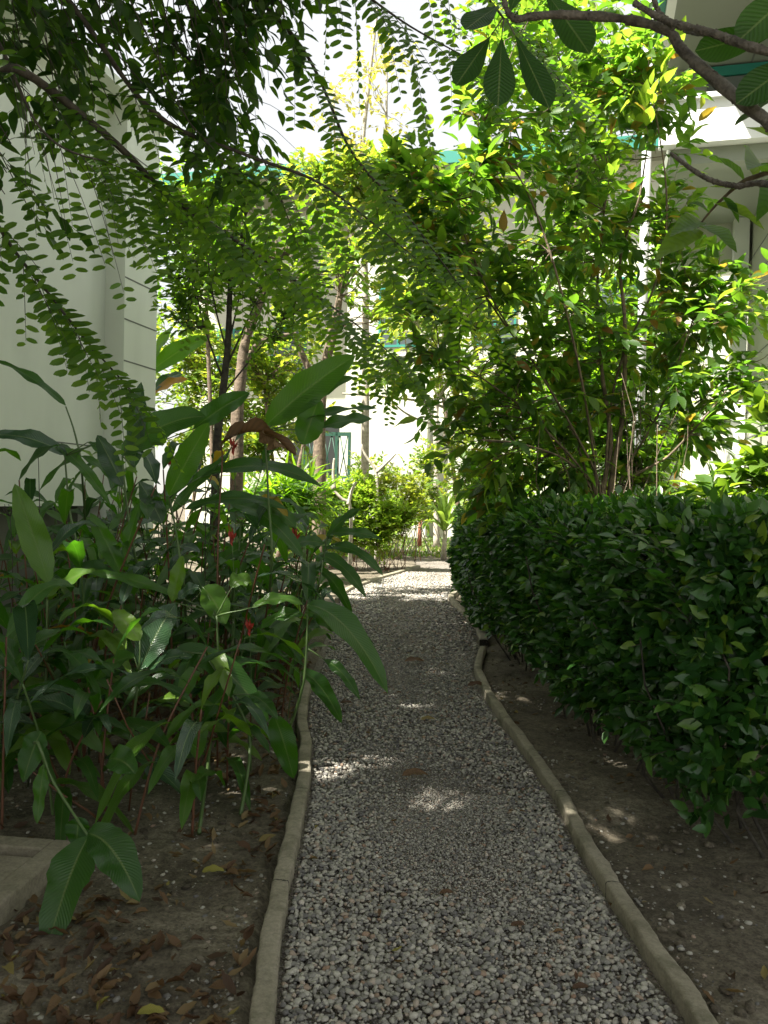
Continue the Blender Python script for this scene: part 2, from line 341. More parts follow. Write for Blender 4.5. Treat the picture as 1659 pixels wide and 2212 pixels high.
def twig(wm, lm, a, d, ln, nl, tpl, size, droop, spread=1.0, r=0.003, face=None, wid=1.0, lvr=(0,1)):
    e = a + d*ln + np.array([0,0,-droop*ln*0.4])
    pts = np.array([a, a+d*ln*0.5, e]); wm.tube(pts, r, r*0.5, k=3, cap=False)
    t = np.linspace(0.15, 1.0, nl); pos = np.where(t[:,None]<0.5, a+(pts[1]-a)*(t[:,None]*2), pts[1]+(e-pts[1])*(t[:,None]*2-1))
    sd = np.cross(d, [0,0,1.0]); sd = sd/max(np.linalg.norm(sd),1e-6)
    sg = np.where(np.arange(nl)%2==0, 1.0, -1.0)
    dirs = d[None]*0.7 + sd[None]*sg[:,None]*spread*(1-0.6*t[:,None]) + rng.normal(size=(nl,3))*0.28 + np.array([0,0,-droop])*0.8
    nr = np.array([0,0,1.0])[None] + rng.normal(size=(nl,3))*0.38
    if face is not None: nr = nr + np.asarray(face)
    sz = size*(0.7+0.5*rng.random(nl))
    lm.scatter(tpl, pos, dirs, nr, sz, sz*wid, lvr[0]+(lvr[1]-lvr[0])*rng.random(nl)**1.0)

def blob(wm, lm, hub, c, rad, nsub, ntw, nl, tpl, size, tl=0.22, droop=0.2, br=0.008, up=0.2, wid=1.0, shell=0.45, k=4, lvr=(0,1)):
    c = np.asarray(c, float); rad = np.asarray(rad, float)*np.ones(3); hub = np.asarray(hub, float)
    for i in range(nsub):
        e = c + rvec()*rad*(shell+(1-shell)*rng.random())
        pt = path(hub, e, 7, 0.10, 0.04); wm.tube(pt, br, br*0.35, k=k, cap=False)
        Lp = np.linalg.norm(e-hub); f0 = max(0.25, 1-1.5*rad.mean()/max(Lp,1e-3))
        for j in range(ntw):
            q = (f0+(1-f0)*rng.random())*5.999; ii = int(q); a = pt[ii]+(pt[ii+1]-pt[ii])*(q-ii)
            a = a + rvec()*rad*0.10
            d = unit(unit(pt[ii+1]-pt[ii])*0.5 + rvec()*0.8 + np.array([0,0,up]))
            twig(wm, lm, a, d, tl*(0.6+0.8*rng.random()), nl, tpl, size, droop, r=br*0.3, wid=wid, lvr=lvr)

# ================================================================== SETTING
LK = [(548,2330),(566,2212),(580,2100),(592,2000),(618,1880),(640,1780),(655,1700),(660,1620),(652,1560),(662,1500),(690,1426),(722,1340),(741,1284),(813,1254),(904,1226)]
RK = [(1600,2330),(1510,2212),(1400,2050),(1290,1880),(1215,1740),(1150,1640),(1090,1560),(1043,1480),(1033,1440),(1044,1388),(1020,1341),(974,1294),(1004,1276)]
LKw = np.array([G(*p) for p in LK]); RKw = np.array([G(*p) for p in RK])
LKs = smooth(LKw, 90); RKs = smooth(RKw, 90)
Rend = G(1060,1206); Lend = G(902,1206)
def edge(y):
    lx = np.interp(y, np.r_[LKs[:,1], Lend[1]+3], np.r_[LKs[:,0], Lend[0]]); rx = np.interp(y, np.r_[RKs[:,1], 17.2, Rend[1]+3], np.r_[RKs[:,0], 1.9, Rend[0]]); return lx, rx
y0 = LKs[0,1]
def fbm(x, y, s): return mnoise.fractal((x*s, y*s, 0.3), 1.0, 2.0, 4)

ys = np.concatenate([np.linspace(-14,1.2,14), np.linspace(1.3,9,150), np.linspace(9.2,26,60), np.geomspace(27,400,18)])
xs = np.concatenate([-np.geomspace(300,4.2,20), np.linspace(-4,4,190), np.geomspace(4.2,300,20)])
V = np.zeros((len(ys), len(xs), 3))
for i, y in enumerate(ys):
    lx, rx = edge(y)
    for j, x in enumerate(xs):
        z = 0.0
        if abs(x) < 5 and y < 30:
            z = 0.035*fbm(x, y, 1.3) + 0.012*fbm(x+7, y, 6)
            inside = min(x-lx, rx-x)
            if inside > -0.05: z = -0.035
            elif inside > -0.2: z = z*0.3
        V[i,j] = (x, y, z)
mb = MB(); mb.grid(V); g = mb.build('ground', SOIL); tag(g, kind='structure')

yy = np.linspace(0.9, Lend[1], 160); V = np.zeros((160, 24, 3))
for i, y in enumerate(yy):
    lx, rx = edge(y); xx = np.linspace(lx-0.02, rx+0.02, 24)
    for j, x in enumerate(xx): V[i,j] = (x, y, -0.008+0.010*fbm(x, y, 2.0))
mb = MB(); mb.grid(V); tag(mb.build('gravel_path', GBED), kind='structure')

# gravel stones
def ico(sub):
    import bmesh
    bm = bmesh.new(); bmesh.ops.create_icosphere(bm, subdivisions=sub, radius=1.0)
    v = np.array([x.co[:] for x in bm.verts]); f = np.array([[q.index for q in p.verts] for p in bm.faces]); bm.free(); return v, f
def stone_tpls(sub, n):
    v, f = ico(sub); out = []
    for i in range(n):
        d = np.array([1+0.35*mnoise.noise(Vector(p)*1.3+Vector((i*9.1,0,0))) for p in v])
        q = v*d[:,None]*np.array([1, 0.6+0.35*rng.random(), 0.38+0.25*rng.random()])
        out.append((q, f.ravel(), np.full(len(f),3), np.zeros((len(q),3))))
    return out
def stones(mb, pts, sizes, tpls, lv):
    pts = np.asarray(pts); idx = rng.integers(0, len(tpls), len(pts))
    for i, t in enumerate(tpls):
        m = idx==i; n = m.sum()
        if n: mb.scatter(t, pts[m], rng.normal(size=(n,3))*np.array([1,1,0.25]), np.array([0,0,1.0])+rng.normal(size=(n,3))*0.3, sizes[m], sizes[m], lv[m])
T1 = stone_tpls(2, 6); T0 = stone_tpls(1, 6)
mb = MB()
for (ya, yb, sp, tp, sz) in ((1.75,3.9,0.0145,T1,0.0102),(3.9,7.5,0.019,T0,0.0118),(7.5,16,0.036,T0,0.018)):
    pts=[]; ss=[]
    y = ya
    while y < yb:
        lx, rx = edge(y); x = lx+0.055
        while x < rx-0.055:
            px_ = x+(random.random()-.5)*sp*0.9; py_ = y+(random.random()-.5)*sp*0.9
            f = fbm(px_*1.0+3, py_, 0.9)
            wear = max(0, 1-abs(px_-(lx+rx)/2-0.03)/0.36)**0.6*max(0, min(1, 0.62+1.8*f))*(1.0 if 2.9<py_<4.9 else 0.55)
            s = sz*(0.5+0.95*random.random()**1.4)*(1-0.6*wear)
            if wear > 0.12 and ya < 4:
                for _ in range(3): pts.append((px_+random.gauss(0,sp*.6), py_+random.gauss(0,sp*.6), 0.001)); ss.append(0.0022+0.003*random.random())
            if random.random() > 0.6*wear:
                pts.append((px_, py_, 0.001+0.010*random.random()-0.009*wear)); ss.append(s)
            x += sp
        y += sp
    n = len(pts); stones(mb, pts, np.array(ss), tp, rng.random(n))
tag(mb.build('gravel', STONE), 'grey and off-white gravel covering the winding garden path', 'gravel', kind='stuff')

# loose pebbles in the bed beside the path
mb = MB(); pts=[]; ss=[]
for i in range(4200):
    y = 1.9+random.random()**1.5*4.5; lx, rx = edge(y)
    if random.random() < 0.75: x = lx-0.07-random.random()**1.4*1.4
    else: x = rx+0.07+random.random()**2*0.8
    pts.append((x, y, 0.035*fbm(x,y,1.3)*0.8)); ss.append(0.0028+0.011*random.random()**3.2)
stones(mb, pts, np.array(ss), T0, rng.random(len(pts)))
tag(mb.build('pebbles', STONE), 'stray small pebbles scattered over the soil beside the kerbs', 'pebbles', kind='stuff')

mb = MB(); pts=[]; ss=[]
for i in range(2600):
    y = 1.9+random.random()**1.3*6; lx, rx = edge(y)
    x = lx-0.06-random.random()*1.9 if random.random() < 0.65 else rx+0.06+random.random()*1.1
    pts.append((x, y, 0.035*fbm(x,y,1.3)*0.8)); ss.append(0.005+0.024*random.random()**3)
stones(mb, pts, np.array(ss), T0, rng.random(len(pts)))
tag(mb.build('soil_crumbs', SOIL), 'crumbs and clods of dry soil strewn over both beds', 'soil', kind='stuff')
# kerbs
def kerb(name, pts, w, h, label, side, seed):
    pts = np.asarray(pts); n = len(pts); t = np.gradient(pts, axis=0); t[:,2]=0; t /= np.linalg.norm(t,axis=1,keepdims=True)
    s = np.stack([t[:,1], -t[:,0], np.zeros(n)], axis=1)
    prof = [(-0.5,-0.08),(-0.5,0.85),(-0.44,0.98),(-0.3,1.02),(0.0,1.03),(0.3,1.0),(0.44,0.96),(0.5,0.8),(0.5,-0.08)]
    V = np.zeros((n, len(prof), 3))
    for i in range(n):
        ww = w*(1+0.10*mnoise.noise(Vector((i*0.23,seed,0)))); off = 0.012*mnoise.noise(Vector((i*0.15,seed,5)))
        for j,(a,b) in enumerate(prof):
            cr = 0.006*mnoise.noise(Vector((i*0.9,j*1.7,seed)))
            V[i,j] = pts[i]+s[i]*(a*ww+off+cr)+np.array([0,0,b*h+ (cr*0.5 if b>0 else -0.04)])
    al = np.concatenate([[0],np.cumsum(np.linalg.norm(np.diff(pts,axis=0),axis=1))]); A = np.zeros((n,len(prof),3)); A[:,:,0] = al[:,None]; A[:,:,1] = np.arange(len(prof))[None,:]/8.0
    mb = MB(); mb.grid(V, A)
    for e in (0, n-1): mb.add(V[e], list(range(len(prof)))[::(1 if e else -1)], [len(prof)], [0,0,0])
    tag(mb.build(name, KCON), label, 'kerb', 'cast concrete kerbs edging the path')
i = np.argmin(abs(LKs[:,1]-G(680,1440)[1])); i2 = np.argmin(abs(LKs[:,1]-G(735,1300)[1]))
kerb('concrete_kerb', smooth(LKs[:i+1][::4], 110), 0.062, 0.05, 'long curved concrete kerb left of the gravel, bending under the drooping ginger leaves', -1, 1)
kerb('concrete_kerb', smooth(LKs[i2:], 40), 0.085, 0.05, 'distant pale concrete kerb curving along the bed of the fine-leaved bush', -1, 2)
i = np.argmin(abs(RKs[:,1]-RKw[9,1]))
kerb('concrete_kerb', smooth(RKs[:i+1][::4], 110), 0.056, 0.05, 'long concrete kerb right of the gravel, running below the dark hedge', 1, 3)
kerb('concrete_kerb', RKs[i-1:], 0.08, 0.052, 'short hooked concrete kerb poking out from under the far hedge end', 1, 4)

# ================================================================== BUILDINGS
A14 = R(14.0); U = np.array([math.sin(A14), math.cos(A14), 0]); Vv = np.array([math.cos(A14), -math.sin(A14), 0]); Zu = np.array([0,0,1.0])
AX = np.array([Vv, U, Zu])
def bx(mb, o, v0, v1, u0, u1, z0, z1):     # box in building axes from origin o
    o = np.asarray(o, float); c = o + Vv*(v0+v1)/2 + U*(u0+u1)/2 + Zu*(z0+z1)/2
    mb.box(c, abs(v1-v0)/2, abs(u1-u0)/2, abs(z1-z0)/2, AX)
# left house: wall along U
O = P(330, 1078, 9.0); O[2] = 0
H = empty('pale_house', O, 'tall pale green-white rendered house wall on the left behind the ginger', 'house')
mb = MB(); bx(mb, O, -6, -0.22, -14, 0.0, 1.27, 5.32); mb.build('wall', WALL, H, False)
mb = MB(); bx(mb, O, -5.8, -0.5, -13.8, -0.3, -0.1, 1.27); mb.build('underfloor_gap', PLN, H, False)  # set-back dark wall standing in for the dark gap under the house
mb = MB(); bx(mb, O, -0.6, 0, -0.62, 0.02, -0.1, 5.31)
cp = mb.build('corner_column', WALL, H, False)
mb = MB()
for k in range(8):
    mb = MB(); z = 1.9+k*0.42; bx(mb, O, -0.01, 0.003, -0.618, 0.018, z, z+0.014); mb.build('groove', GROOVE, cp, False)
mb = MB(); bx(mb, O, -0.23, -0.217, -14, -0.63, 1.86, 1.872); mb.build('seam', GROOVE, H, False)
mb = MB(); bx(mb, O, -6.6, 0.12, -14.6, 0.15, 5.32, 5.40); mb.build('roof', WALL, H, False)

# right house
Q = P(1425, 300, 8.6); Q[2] = 0      # front left corner of the balcony
zp0 = P(1560,298,8.4)[2]; zp1 = P(1560,205,8.4)[2]
H2 = empty('balcony_house', Q, 'two-storey cream house with white balcony, teal trim and iron grille on the right', 'house')
mb = MB(); bx(mb, Q, 0.0, 7, 0, 0.14, zp0, zp1); bp = mb.build('balcony_parapet', WHITE, H2, False)
mb = MB(); bx(mb, Q, -0.04, 7, -0.05, 0.19, zp1, zp1+0.05); mb.build('coping', WHITE, bp, False)
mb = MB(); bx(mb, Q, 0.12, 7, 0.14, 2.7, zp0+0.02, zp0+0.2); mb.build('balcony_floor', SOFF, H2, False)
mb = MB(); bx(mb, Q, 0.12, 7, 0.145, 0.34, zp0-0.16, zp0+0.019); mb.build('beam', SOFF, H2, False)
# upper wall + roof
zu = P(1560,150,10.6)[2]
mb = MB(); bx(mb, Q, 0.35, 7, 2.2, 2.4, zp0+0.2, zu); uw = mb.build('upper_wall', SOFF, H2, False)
mb = MB(); bx(mb, Q, 0.6, 6, 2.15, 2.196, zu-0.14, zu-0.02); mb.build('window_frame', TEAL, uw, False)
mb = MB(); bx(mb, Q, 0.7, 5.9, 2.16, 2.19, zu-0.9, zu-0.16); mb.build('window_pane', plain('window_glass',(0.12,0.14,0.13),0.1), uw, False)
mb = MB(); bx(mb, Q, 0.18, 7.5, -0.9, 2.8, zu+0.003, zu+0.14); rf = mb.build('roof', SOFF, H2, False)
mb = MB(); bx(mb, Q, 0.08, 0.177, -0.95, 2.85, zu-0.08, zu+0.16); mb.build('barge_board', WHITE, rf, False)
mb = MB(); bx(mb, Q, 0.0, 0.077, -1.0, 2.9, zu-0.02, zu+0.2); mb.build('trim', TEAL, rf, False)
mb = MB(); bx(mb, Q, 1.2, 1.22, -0.9, 2.15, zu-0.012, zu+0.001); bx(mb, Q, 2.2, 2.22, -0.9, 2.15, zu-0.012, zu+0.001); mb.build('soffit_joint', GROOVE, rf, False)
mb = MB(); mb.tube([Q-Vv*0.12+U*0.1+Zu*0.0, Q-Vv*0.12+U*0.1+Zu*zu], 0.05, 0.05, k=10); mb.build('downpipe', plain('pipe_grey',(0.45,0.46,0.45),0.5), H2)
# lower wall with porch opening
mb = MB()
bx(mb, Q, 0.3, 7, 2.71, 2.9, zp0-0.62, zp0+0.2)          # lintel
bx(mb, Q, 0.3, 0.55, 2.71, 2.9, 0, zp0-0.62)
lw = mb.build('porch_wall', WALLW, H2, False)
mb = MB(); bx(mb, Q, -0.2, 1.15, 5.4, 5.55, 0, 3.1); mb.build('back_wall', WALLW, H2, False)
mb = MB(); bx(mb, Q, 1.12, 1.30, 2.5, 2.68, 0, zp0+0.018); mb.build('column', WHITE, H2, False)
sw = MB(); bx(sw, Q, 1.34, 1.55, -5.0, 2.7, 0, zp0-0.005); sd_ = sw.build('side_wall', paint_mat('side_wall_shaded', (0.36,0.37,0.29), 0.15), H2, False)  # copy of the cream wall colour, darkened to carry the porch shade
mb = MB()
for k in range(14): bx(mb, Q, 1.334, 1.345, -5.0, 2.7, 0.3+k*0.33, 0.312+k*0.33)
mb.build('groove', GROOVE, sd_, False)
gr = MB()
for k in range(16): gr.tube([Q+Vv*1.24+U*(-2.2+k*0.13)+Zu*1.5, Q+Vv*1.24+U*(-2.2+k*0.13)+Zu*3.4], 0.011, k=5)
for z in (1.5, 2.1, 2.8, 3.4): gr.tube([Q+Vv*1.24+U*(-2.25)+Zu*z, Q+Vv*1.24+U*(-0.2)+Zu*z], 0.014, k=5)
gr.build('window_grille', DKG, H2)
mb = MB(); bx(mb, Q, -0.5, 8, -1.4, 9, -0.05, 0.35); mb.build('terrace', WHITE, H2, False)

# back house (far, sunlit)
B = P(690, 1078, 31.0); B[2] = 0
ze = P(760, 384, 30.2)[2]/1.35
H3 = empty('far_house', B, 'sunlit cream house with a teal roof edge beyond the end of the path', 'house'); H3.scale = (1.35,)*3
mb = MB(); bx(mb, B, 0.7, 3.1, -0.5, 6, 0, 3.6); bx(mb, B, 0.7, 12, 0.0, 6, 3.6, ze); bx(mb, B, -5, 0.7, 1.8, 6, 0, ze); bx(mb, B, 3.1, 12, 0, 6, 0, 3.6)
hw = mb.build('wall', WALLW, H3, False)
mb = MB(); bx(mb, B, -5.6, 12.6, -0.9, 6.5, ze, ze+0.12); rr_ = mb.build('roof', SOFF, H3, False)
mb = MB(); bx(mb, B, -5.7, 12.7, -1.0, -0.903, ze-0.05, ze+0.26); mb.build('fascia', TEAL, rr_, False)
for (v, u, z) in ((-4.0,1.8,4.6),(-2.2,1.8,4.6),(1.6,0.0,5.2),(4.2,0.0,5.2),(7.2,0.0,5.2)):
    mb = MB()
    for (a,b_,c,d) in ((v,v+1.1,z-0.06,z),(v,v+1.1,z+1.5,z+1.56),(v,v+0.06,z,z+1.5),(v+1.04,v+1.1,z,z+1.5),(v+0.52,v+0.58,z,z+1.5)): bx(mb, B, a, b_, u-0.06, u-0.003, c, d)
    w = mb.build('window', TEAL, H3, False)
    mb = MB(); bx(mb, B, v+0.06, v+1.04, u-0.03, u-0.004, z, z+1.5); mb.build('pane', plain('pane_glass',(0.06,0.08,0.08),0.08), w, False)
mb = MB(); bx(mb, B, -1.6, 0.66, 1.70, 1.797, 0.0, 3.3); mb.build('dark_backing', plain('gate_shade_dark',(0.012,0.016,0.014),0.9), H3, False)  # flat dark panel whose colour stands in for shade behind the gate
# green gate in front of recess
GO = P(722, 1078, 29.2); GO[2] = 0
gt = empty('garden_gate', GO, 'dark green metal gate with crossed bars beside the sunlit wall', 'gate'); gt.scale = (1.35,)*3
mb = MB()
for (a,b_,c,d) in ((-0.85,-0.78,0,2.75),(0.0,0.07,0,2.75),(0.35,0.42,0,2.75),(-0.78,0.35,2.65,2.75),(-0.78,0.35,1.55,1.62),(-0.78,0.35,0.3,0.38)): bx(mb, GO, a, b_, -0.03, 0.03, c, d)
mb.build('gate_frame', GRN, gt, False)
mb = MB()
for k in range(10): mb.tube([GO+Vv*(-0.74+k*0.12)+Zu*0.38, GO+Vv*(-0.74+k*0.12)+Zu*1.55], 0.014, k=4)
for k in range(5): mb.tube([GO+Vv*(-0.75+k*0.22)+Zu*1.62, GO+Vv*(-0.55+k*0.22)+Zu*2.65], 0.014, k=4); mb.tube([GO+Vv*(-0.55+k*0.22)+Zu*1.62, GO+Vv*(-0.75+k*0.22)+Zu*2.65], 0.014, k=4)
mb.build('gate_bars', GRN, gt)

# concrete inspection cover bottom-left
c0 = G(-60,1690,0.10); 
ca = G(165,1815,0.09); cb = G(0,1952,0.09); cc_ = G(5,1768,0.09)
e1 = unit(cb-ca); e1[2]=0; e1 = unit(e1); e2 = np.array([-e1[1], e1[0], 0]); 
if np.dot(e2, cc_-ca) < 0: e2 = -e2
AXc = np.array([e1, e2, Zu])
def cbx(mb, a0,a1,b0,b1,z0,z1): mb.box(ca+e1*(a0+a1)/2+e2*(b0+b1)/2+Zu*((z0+z1)/2-0.09), abs(a1-a0)/2, abs(b1-b0)/2, abs(z1-z0)/2, AXc)
ic = empty('inspection_cover', ca*np.array([1,1,0]), 'low square concrete inspection pit with recessed lid at the lower left corner', 'drain cover')
mb = MB(); S1 = 0.62
cbx(mb, 0, S1, 0, 0.085, -0.05, 0.09); cbx(mb, 0, S1, S1-0.085, S1, -0.05, 0.09); cbx(mb, 0, 0.085, 0.085, S1-0.085, -0.05, 0.0895); cbx(mb, S1-0.085, S1, 0.085, S1-0.085, -0.05, 0.0895)
fr = mb.build('rim', CONC, ic, False)
mb = MB(); cbx(mb, 0.108, S1-0.108, 0.108, S1-0.108, -0.04, 0.066); ld = mb.build('lid', CONC, ic, False)
for o_ in (fr, ld):
    bv = o_.modifiers.new('bevel','BEVEL'); bv.width = 0.008; bv.segments = 2

# ================================================================== HEDGE
def hedge():
    hx = lambda y: 1.32 if y < 3.4 else np.interp(y, [3.4,5,9,12.3],[1.32,1.18,1.02,1.30])
    ob = empty('clipped_hedge', (1.7,7,0), 'long waist-high hedge of dense dark green leaves right of the path', 'hedge')
    lm = MB(); wm = MB()
    N = 54000
    y = 3.15+9.1*rng.random(N)**1.15
    hxv = np.array([hx(q) for q in y]); wd = np.where(y<5.5, 1.5, 1.0)
    which = rng.random(N)
    x = np.zeros(N); z = np.zeros(N); nx = np.zeros(N); nz = np.zeros(N); ny = np.zeros(N)
    top = np.array([1.31+0.13*mnoise.noise(Vector((a*1.1,3,0)))+0.05*mnoise.noise(Vector((a*4,9,0))) for a in y])
    top = np.minimum(top, np.interp(y,[0,9.5,12.3],[1.5,1.33,1.08]))
    side = which < 0.62
    s = rng.random(N); zz = np.where(y > 8.5, 0.05, 0.16)+(top-0.2)*s**0.85
    bulge = 0.20*np.sin(np.clip((zz-0.1)/1.25,0,1)*math.pi)**0.7
    lump = np.array([0.16*mnoise.noise(Vector((a*1.7,b*2.1,1)))+0.06*mnoise.noise(Vector((a*5,b*5,4))) for a,b in zip(y,zz)])
    dep = rng.random(N)**2*0.28
    thin = (zz < 0.6) & (rng.random(N) < 0.75*(1-zz/0.6)+0.15) & (y < 8.5)
    x = np.where(side, hxv-bulge-lump+dep+0.05, hxv-0.02+rng.random(N)*wd)
    lumpt = np.array([0.07*mnoise.noise(Vector((a*2.3,b*2.3,2)))+0.05*mnoise.noise(Vector((a*6,b*6,4))) for a,b in zip(y,x)])
    z = np.where(side, zz, top+lumpt-rng.random(N)**2*0.22)
    # far end cap
    nrm = np.where(side[:,None], np.array([[-0.75,-0.35,0.65]]), np.array([[-0.1,-0.3,1.0]])) + rng.normal(size=(N,3))*0.45
    d = np.where(side[:,None], np.array([[-0.6,-0.25,0.15]]), np.array([[-0.1,-0.3,0.75]])) + rng.normal(size=(N,3))*0.6
    keep = ~(side & thin)
    p = np.stack([x,y,z],1)[keep]; sz = 0.050+0.052*rng.random(keep.sum())
    lv = rng.random(keep.sum())**1.35
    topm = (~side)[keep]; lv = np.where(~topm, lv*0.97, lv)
    lm.scatter(OVs, p, d[keep], nrm[keep], sz, sz*1.05, lv)
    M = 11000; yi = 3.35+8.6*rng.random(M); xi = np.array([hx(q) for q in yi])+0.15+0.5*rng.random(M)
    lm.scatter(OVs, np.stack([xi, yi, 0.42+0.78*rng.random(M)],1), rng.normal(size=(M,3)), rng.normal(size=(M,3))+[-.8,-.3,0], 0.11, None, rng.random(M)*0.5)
    M = 3200; pe = np.stack([1.42+1.5*rng.random(M), 3.12+0.16*rng.random(M)+0.1*rng.normal(size=M)**2, 0.22+1.08*rng.random(M)],1)     # rounded near end
    lm.scatter(OVs, pe, rng.normal(size=(M,3))*0.6+[-.1,-0.6,0.2], rng.normal(size=(M,3))*0.5+[-.1,-1,0.6], 0.075)
    # end cap toward the bend
    M = 2500; a = rng.random(M); zc = 0.15+1.0*rng.random(M)
    pe = np.stack([1.22+1.0*a, 12.2+0.15*rng.random(M), zc],1)
    lm.scatter(OVs, pe, rng.normal(size=(M,3))*0.6+[0,0.5,0.2], rng.normal(size=(M,3))*0.5+[0,1,0.5], 0.08)
    # upright shoots on the top
    for i in range(620):
        yy_ = 3.3+8.4*random.random(); xx_ = hx(yy_)+0.02+random.random()*0.8
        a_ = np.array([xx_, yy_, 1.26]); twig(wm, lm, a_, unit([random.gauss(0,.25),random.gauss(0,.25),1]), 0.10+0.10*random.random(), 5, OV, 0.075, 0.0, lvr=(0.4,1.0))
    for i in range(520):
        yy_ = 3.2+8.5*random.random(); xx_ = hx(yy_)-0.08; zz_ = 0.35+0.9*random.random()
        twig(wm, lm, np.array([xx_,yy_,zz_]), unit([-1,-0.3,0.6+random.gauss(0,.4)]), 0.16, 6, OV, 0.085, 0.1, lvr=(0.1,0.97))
    for i in range(190):
        yy_ = 3.2+8.8*random.random(); xx_ = hx(yy_)+0.06+0.45*random.random()
        e = np.array([xx_+random.gauss(-0.08,.15), yy_+random.gauss(0,.2), 0.75+0.4*random.random()])
        wm.tube(path([xx_,yy_,-0.02], e, 6, 0.12), 0.009, 0.004, k=4, cap=False)
    lm.build('foliage', HED, ob); wm.build('stems', BKD, ob)
hedge()

# ================================================================== TREES
# -- right multi-stemmed shrub tree behind the hedge
def shrub():
    b = P(1310,1100,7.0); b[2] = 0
    ob = empty('leafy_shrub_tree', b, 'tall multi-stemmed shrub with sunlit broad leaves rising behind the right hedge', 'tree')
    wm = MB(); lm = MB()
    stems = [((1300,1090),(1320,960),(1300,800),(1290,640),(1300,500),(1320,360)),
             ((1315,1090),(1345,900),(1350,700),(1340,560),(1380,430),(1400,300)),
             ((1290,1090),(1270,900),(1230,700),(1180,520),(1120,380),(1040,300)),
             ((1280,1090),(1200,860),(1090,700),(990,560),(900,480)),
             ((1285,1090),(1180,930),(1060,830),(950,760)),
             ((1300,1090),(1250,950),(1150,780),(1060,640),(960,400)),
             ((1325,1090),(1420,900),(1480,740),(1520,620)),
             ((1330,1090),(1450,980),(1540,880),(1600,800)),
             ((1290,1090),(1230,1000),(1130,960),(1040,950)),
             ((1305,1090),(1330,820),(1420,600),(1440,420),(1410,210))]
    hubs = []
    for i, s in enumerate(stems):
        dd = 7.0; pts = []
        for j, q in enumerate(s):
            pts.append(P(q[0], q[1], dd + (random.random()-.5)*0.25*j - 0.10*j*(i%3)))
        g0 = pts[0].copy(); g0[2] = 0; pts = smooth([g0]+pts, 26)
        wm.tube(pts, 0.028 if i < 2 else 0.014, 0.005, k=7, bump=0.15); hubs.append(pts)
    for i in range(26):     # thin basal whips
        e = P(1130+360*random.random(), 780+180*random.random(), 7.0+random.uniform(-.6,.6))
        wm.tube(path(b+[random.gauss(0,.15),random.gauss(0,.15),0], e, 8, 0.08), 0.008, 0.003, k=4, cap=False)
    def nearest(c):
        best = None; bd = 1e9
        for h in hubs:
            q = h[6:]; dd = np.linalg.norm(q-c, axis=1)+ (q[:,2]-c[2]).clip(0)*1.0; k = dd.argmin()
            if dd[k] < bd: bd = dd[k]; best = q[k]
        return best
    bl = [(1230,250,6.6,.5),(1330,340,7.0,.5),(1120,330,6.4,.45),(1010,400,6.2,.42),(900,430,6.3,.30),(1410,210,6.8,.32),(1200,420,6.8,.5),(1330,480,7.0,.5),
          (1080,500,6.5,.45),(960,520,6.3,.38),(1190,560,6.9,.5),(1430,480,7.1,.4),(1400,620,7.2,.5),(1280,650,7.1,.5),(1120,640,6.7,.45),(1000,640,6.5,.38),
          (1500,620,7.0,.42),(1560,700,7.0,.42),(1200,770,7.0,.5),(1060,760,6.7,.42),(1380,770,7.2,.5),(1500,820,7.1,.48),(1600,830,6.9,.4),
          (1130,880,7.0,.42),(1040,900,6.9,.34),(1260,900,7.2,.42),(1420,920,7.2,.45),(1550,940,7.0,.38),(1080,990,7.0,.32),(1180,1000,7.1,.32),(1480,1030,7.2,.34),
          (1230,130,6.6,.45),(1130,200,6.3,.36),(1330,210,6.8,.4),(1330,1040,7.3,.3),(1060,1060,7.1,.2),(1620,660,6.6,.3),(870,560,6.2,.25),(1150,60,6.5,.35),(1020,980,6.8,.3),(880,480,6.3,.26),(860,610,6.4,.26),(890,780,6.7,.26),(980,930,7.0,.26),(850,350,6.3,.24),(985,335,6.4,.3),(910,350,6.3,.26),(1150,560,6.8,.4),(1240,760,7.0,.4),(1500,730,7.1,.4),(1340,880,7.2,.4),(1120,790,6.8,.4),(1010,560,6.4,.4),(1050,420,6.4,.4),(1280,40,6.8,.35)]
    for (x, y, d, r) in bl:
        c = P(x, y, d); hub = nearest(c)
        blob(wm, lm, hub, c, [r*1.4, r*1.15, r*1.15], (3 if y < 620 else 4) if x < 1130 else 6, 5, 6, OV4 if y < 450 else OV, 0.150, 0.22, 0.35, br=0.006, wid=1.0)
    # bright young shoot against the balcony
    a = P(1420,330,6.4)
    for k in range(4): twig(wm, lm, P(1400+12*k,290-45*k,6.4), unit([0.2*(k-1.5),0,1]), 0.22, 7, OV4, 0.19, 0.05, lvr=(0.8,0.92))
    lm.build('foliage', SHR, ob); wm.build('stems', BKB, ob)
shrub()

# -- feathery tree (long branchlets that look like pinnate leaves)
def frond(wm, lm, a, d, ln, n, size, droop, nrm=None, sag=1.0):
    a = np.asarray(a, float); d = unit(d)
    if n is None: n = max(6, int(ln/0.027))
    t = np.linspace(0,1,n)[:,None]; pts = a + d*ln*t + np.array([0,0,-1.0])*droop*ln*t*t
    wm.tube(pts[::max(1,n//6)], 0.0018, 0.0008, k=3, cap=False)
    tg = np.gradient(pts, axis=0); tg /= np.linalg.norm(tg,axis=1,keepdims=True)
    nv = np.array([0,0,1.0]) if nrm is None else np.asarray(nrm,float)
    sd = np.cross(tg, nv); sd /= np.maximum(np.linalg.norm(sd,axis=1,keepdims=True),1e-6)
    up = np.cross(sd, tg)
    sz = size*(0.6+0.4*np.sin(np.linspace(0.25,2.7,n)))
    for s_ in (-1, 1):
        dr = sd*s_*1.0 + tg*0.25 + rng.normal(size=(n,3))*0.07 + np.array([0,0,0.10])
        m = rng.random(n) > 0.07
        lm.scatter(PIN, (pts+tg*0.01*s_)[m], dr[m], (up+np.array([0,0,0.40])+rng.normal(size=(n,3))*0.16+sd*s_*0.25)[m], sz[m], sz[m]*1.05)
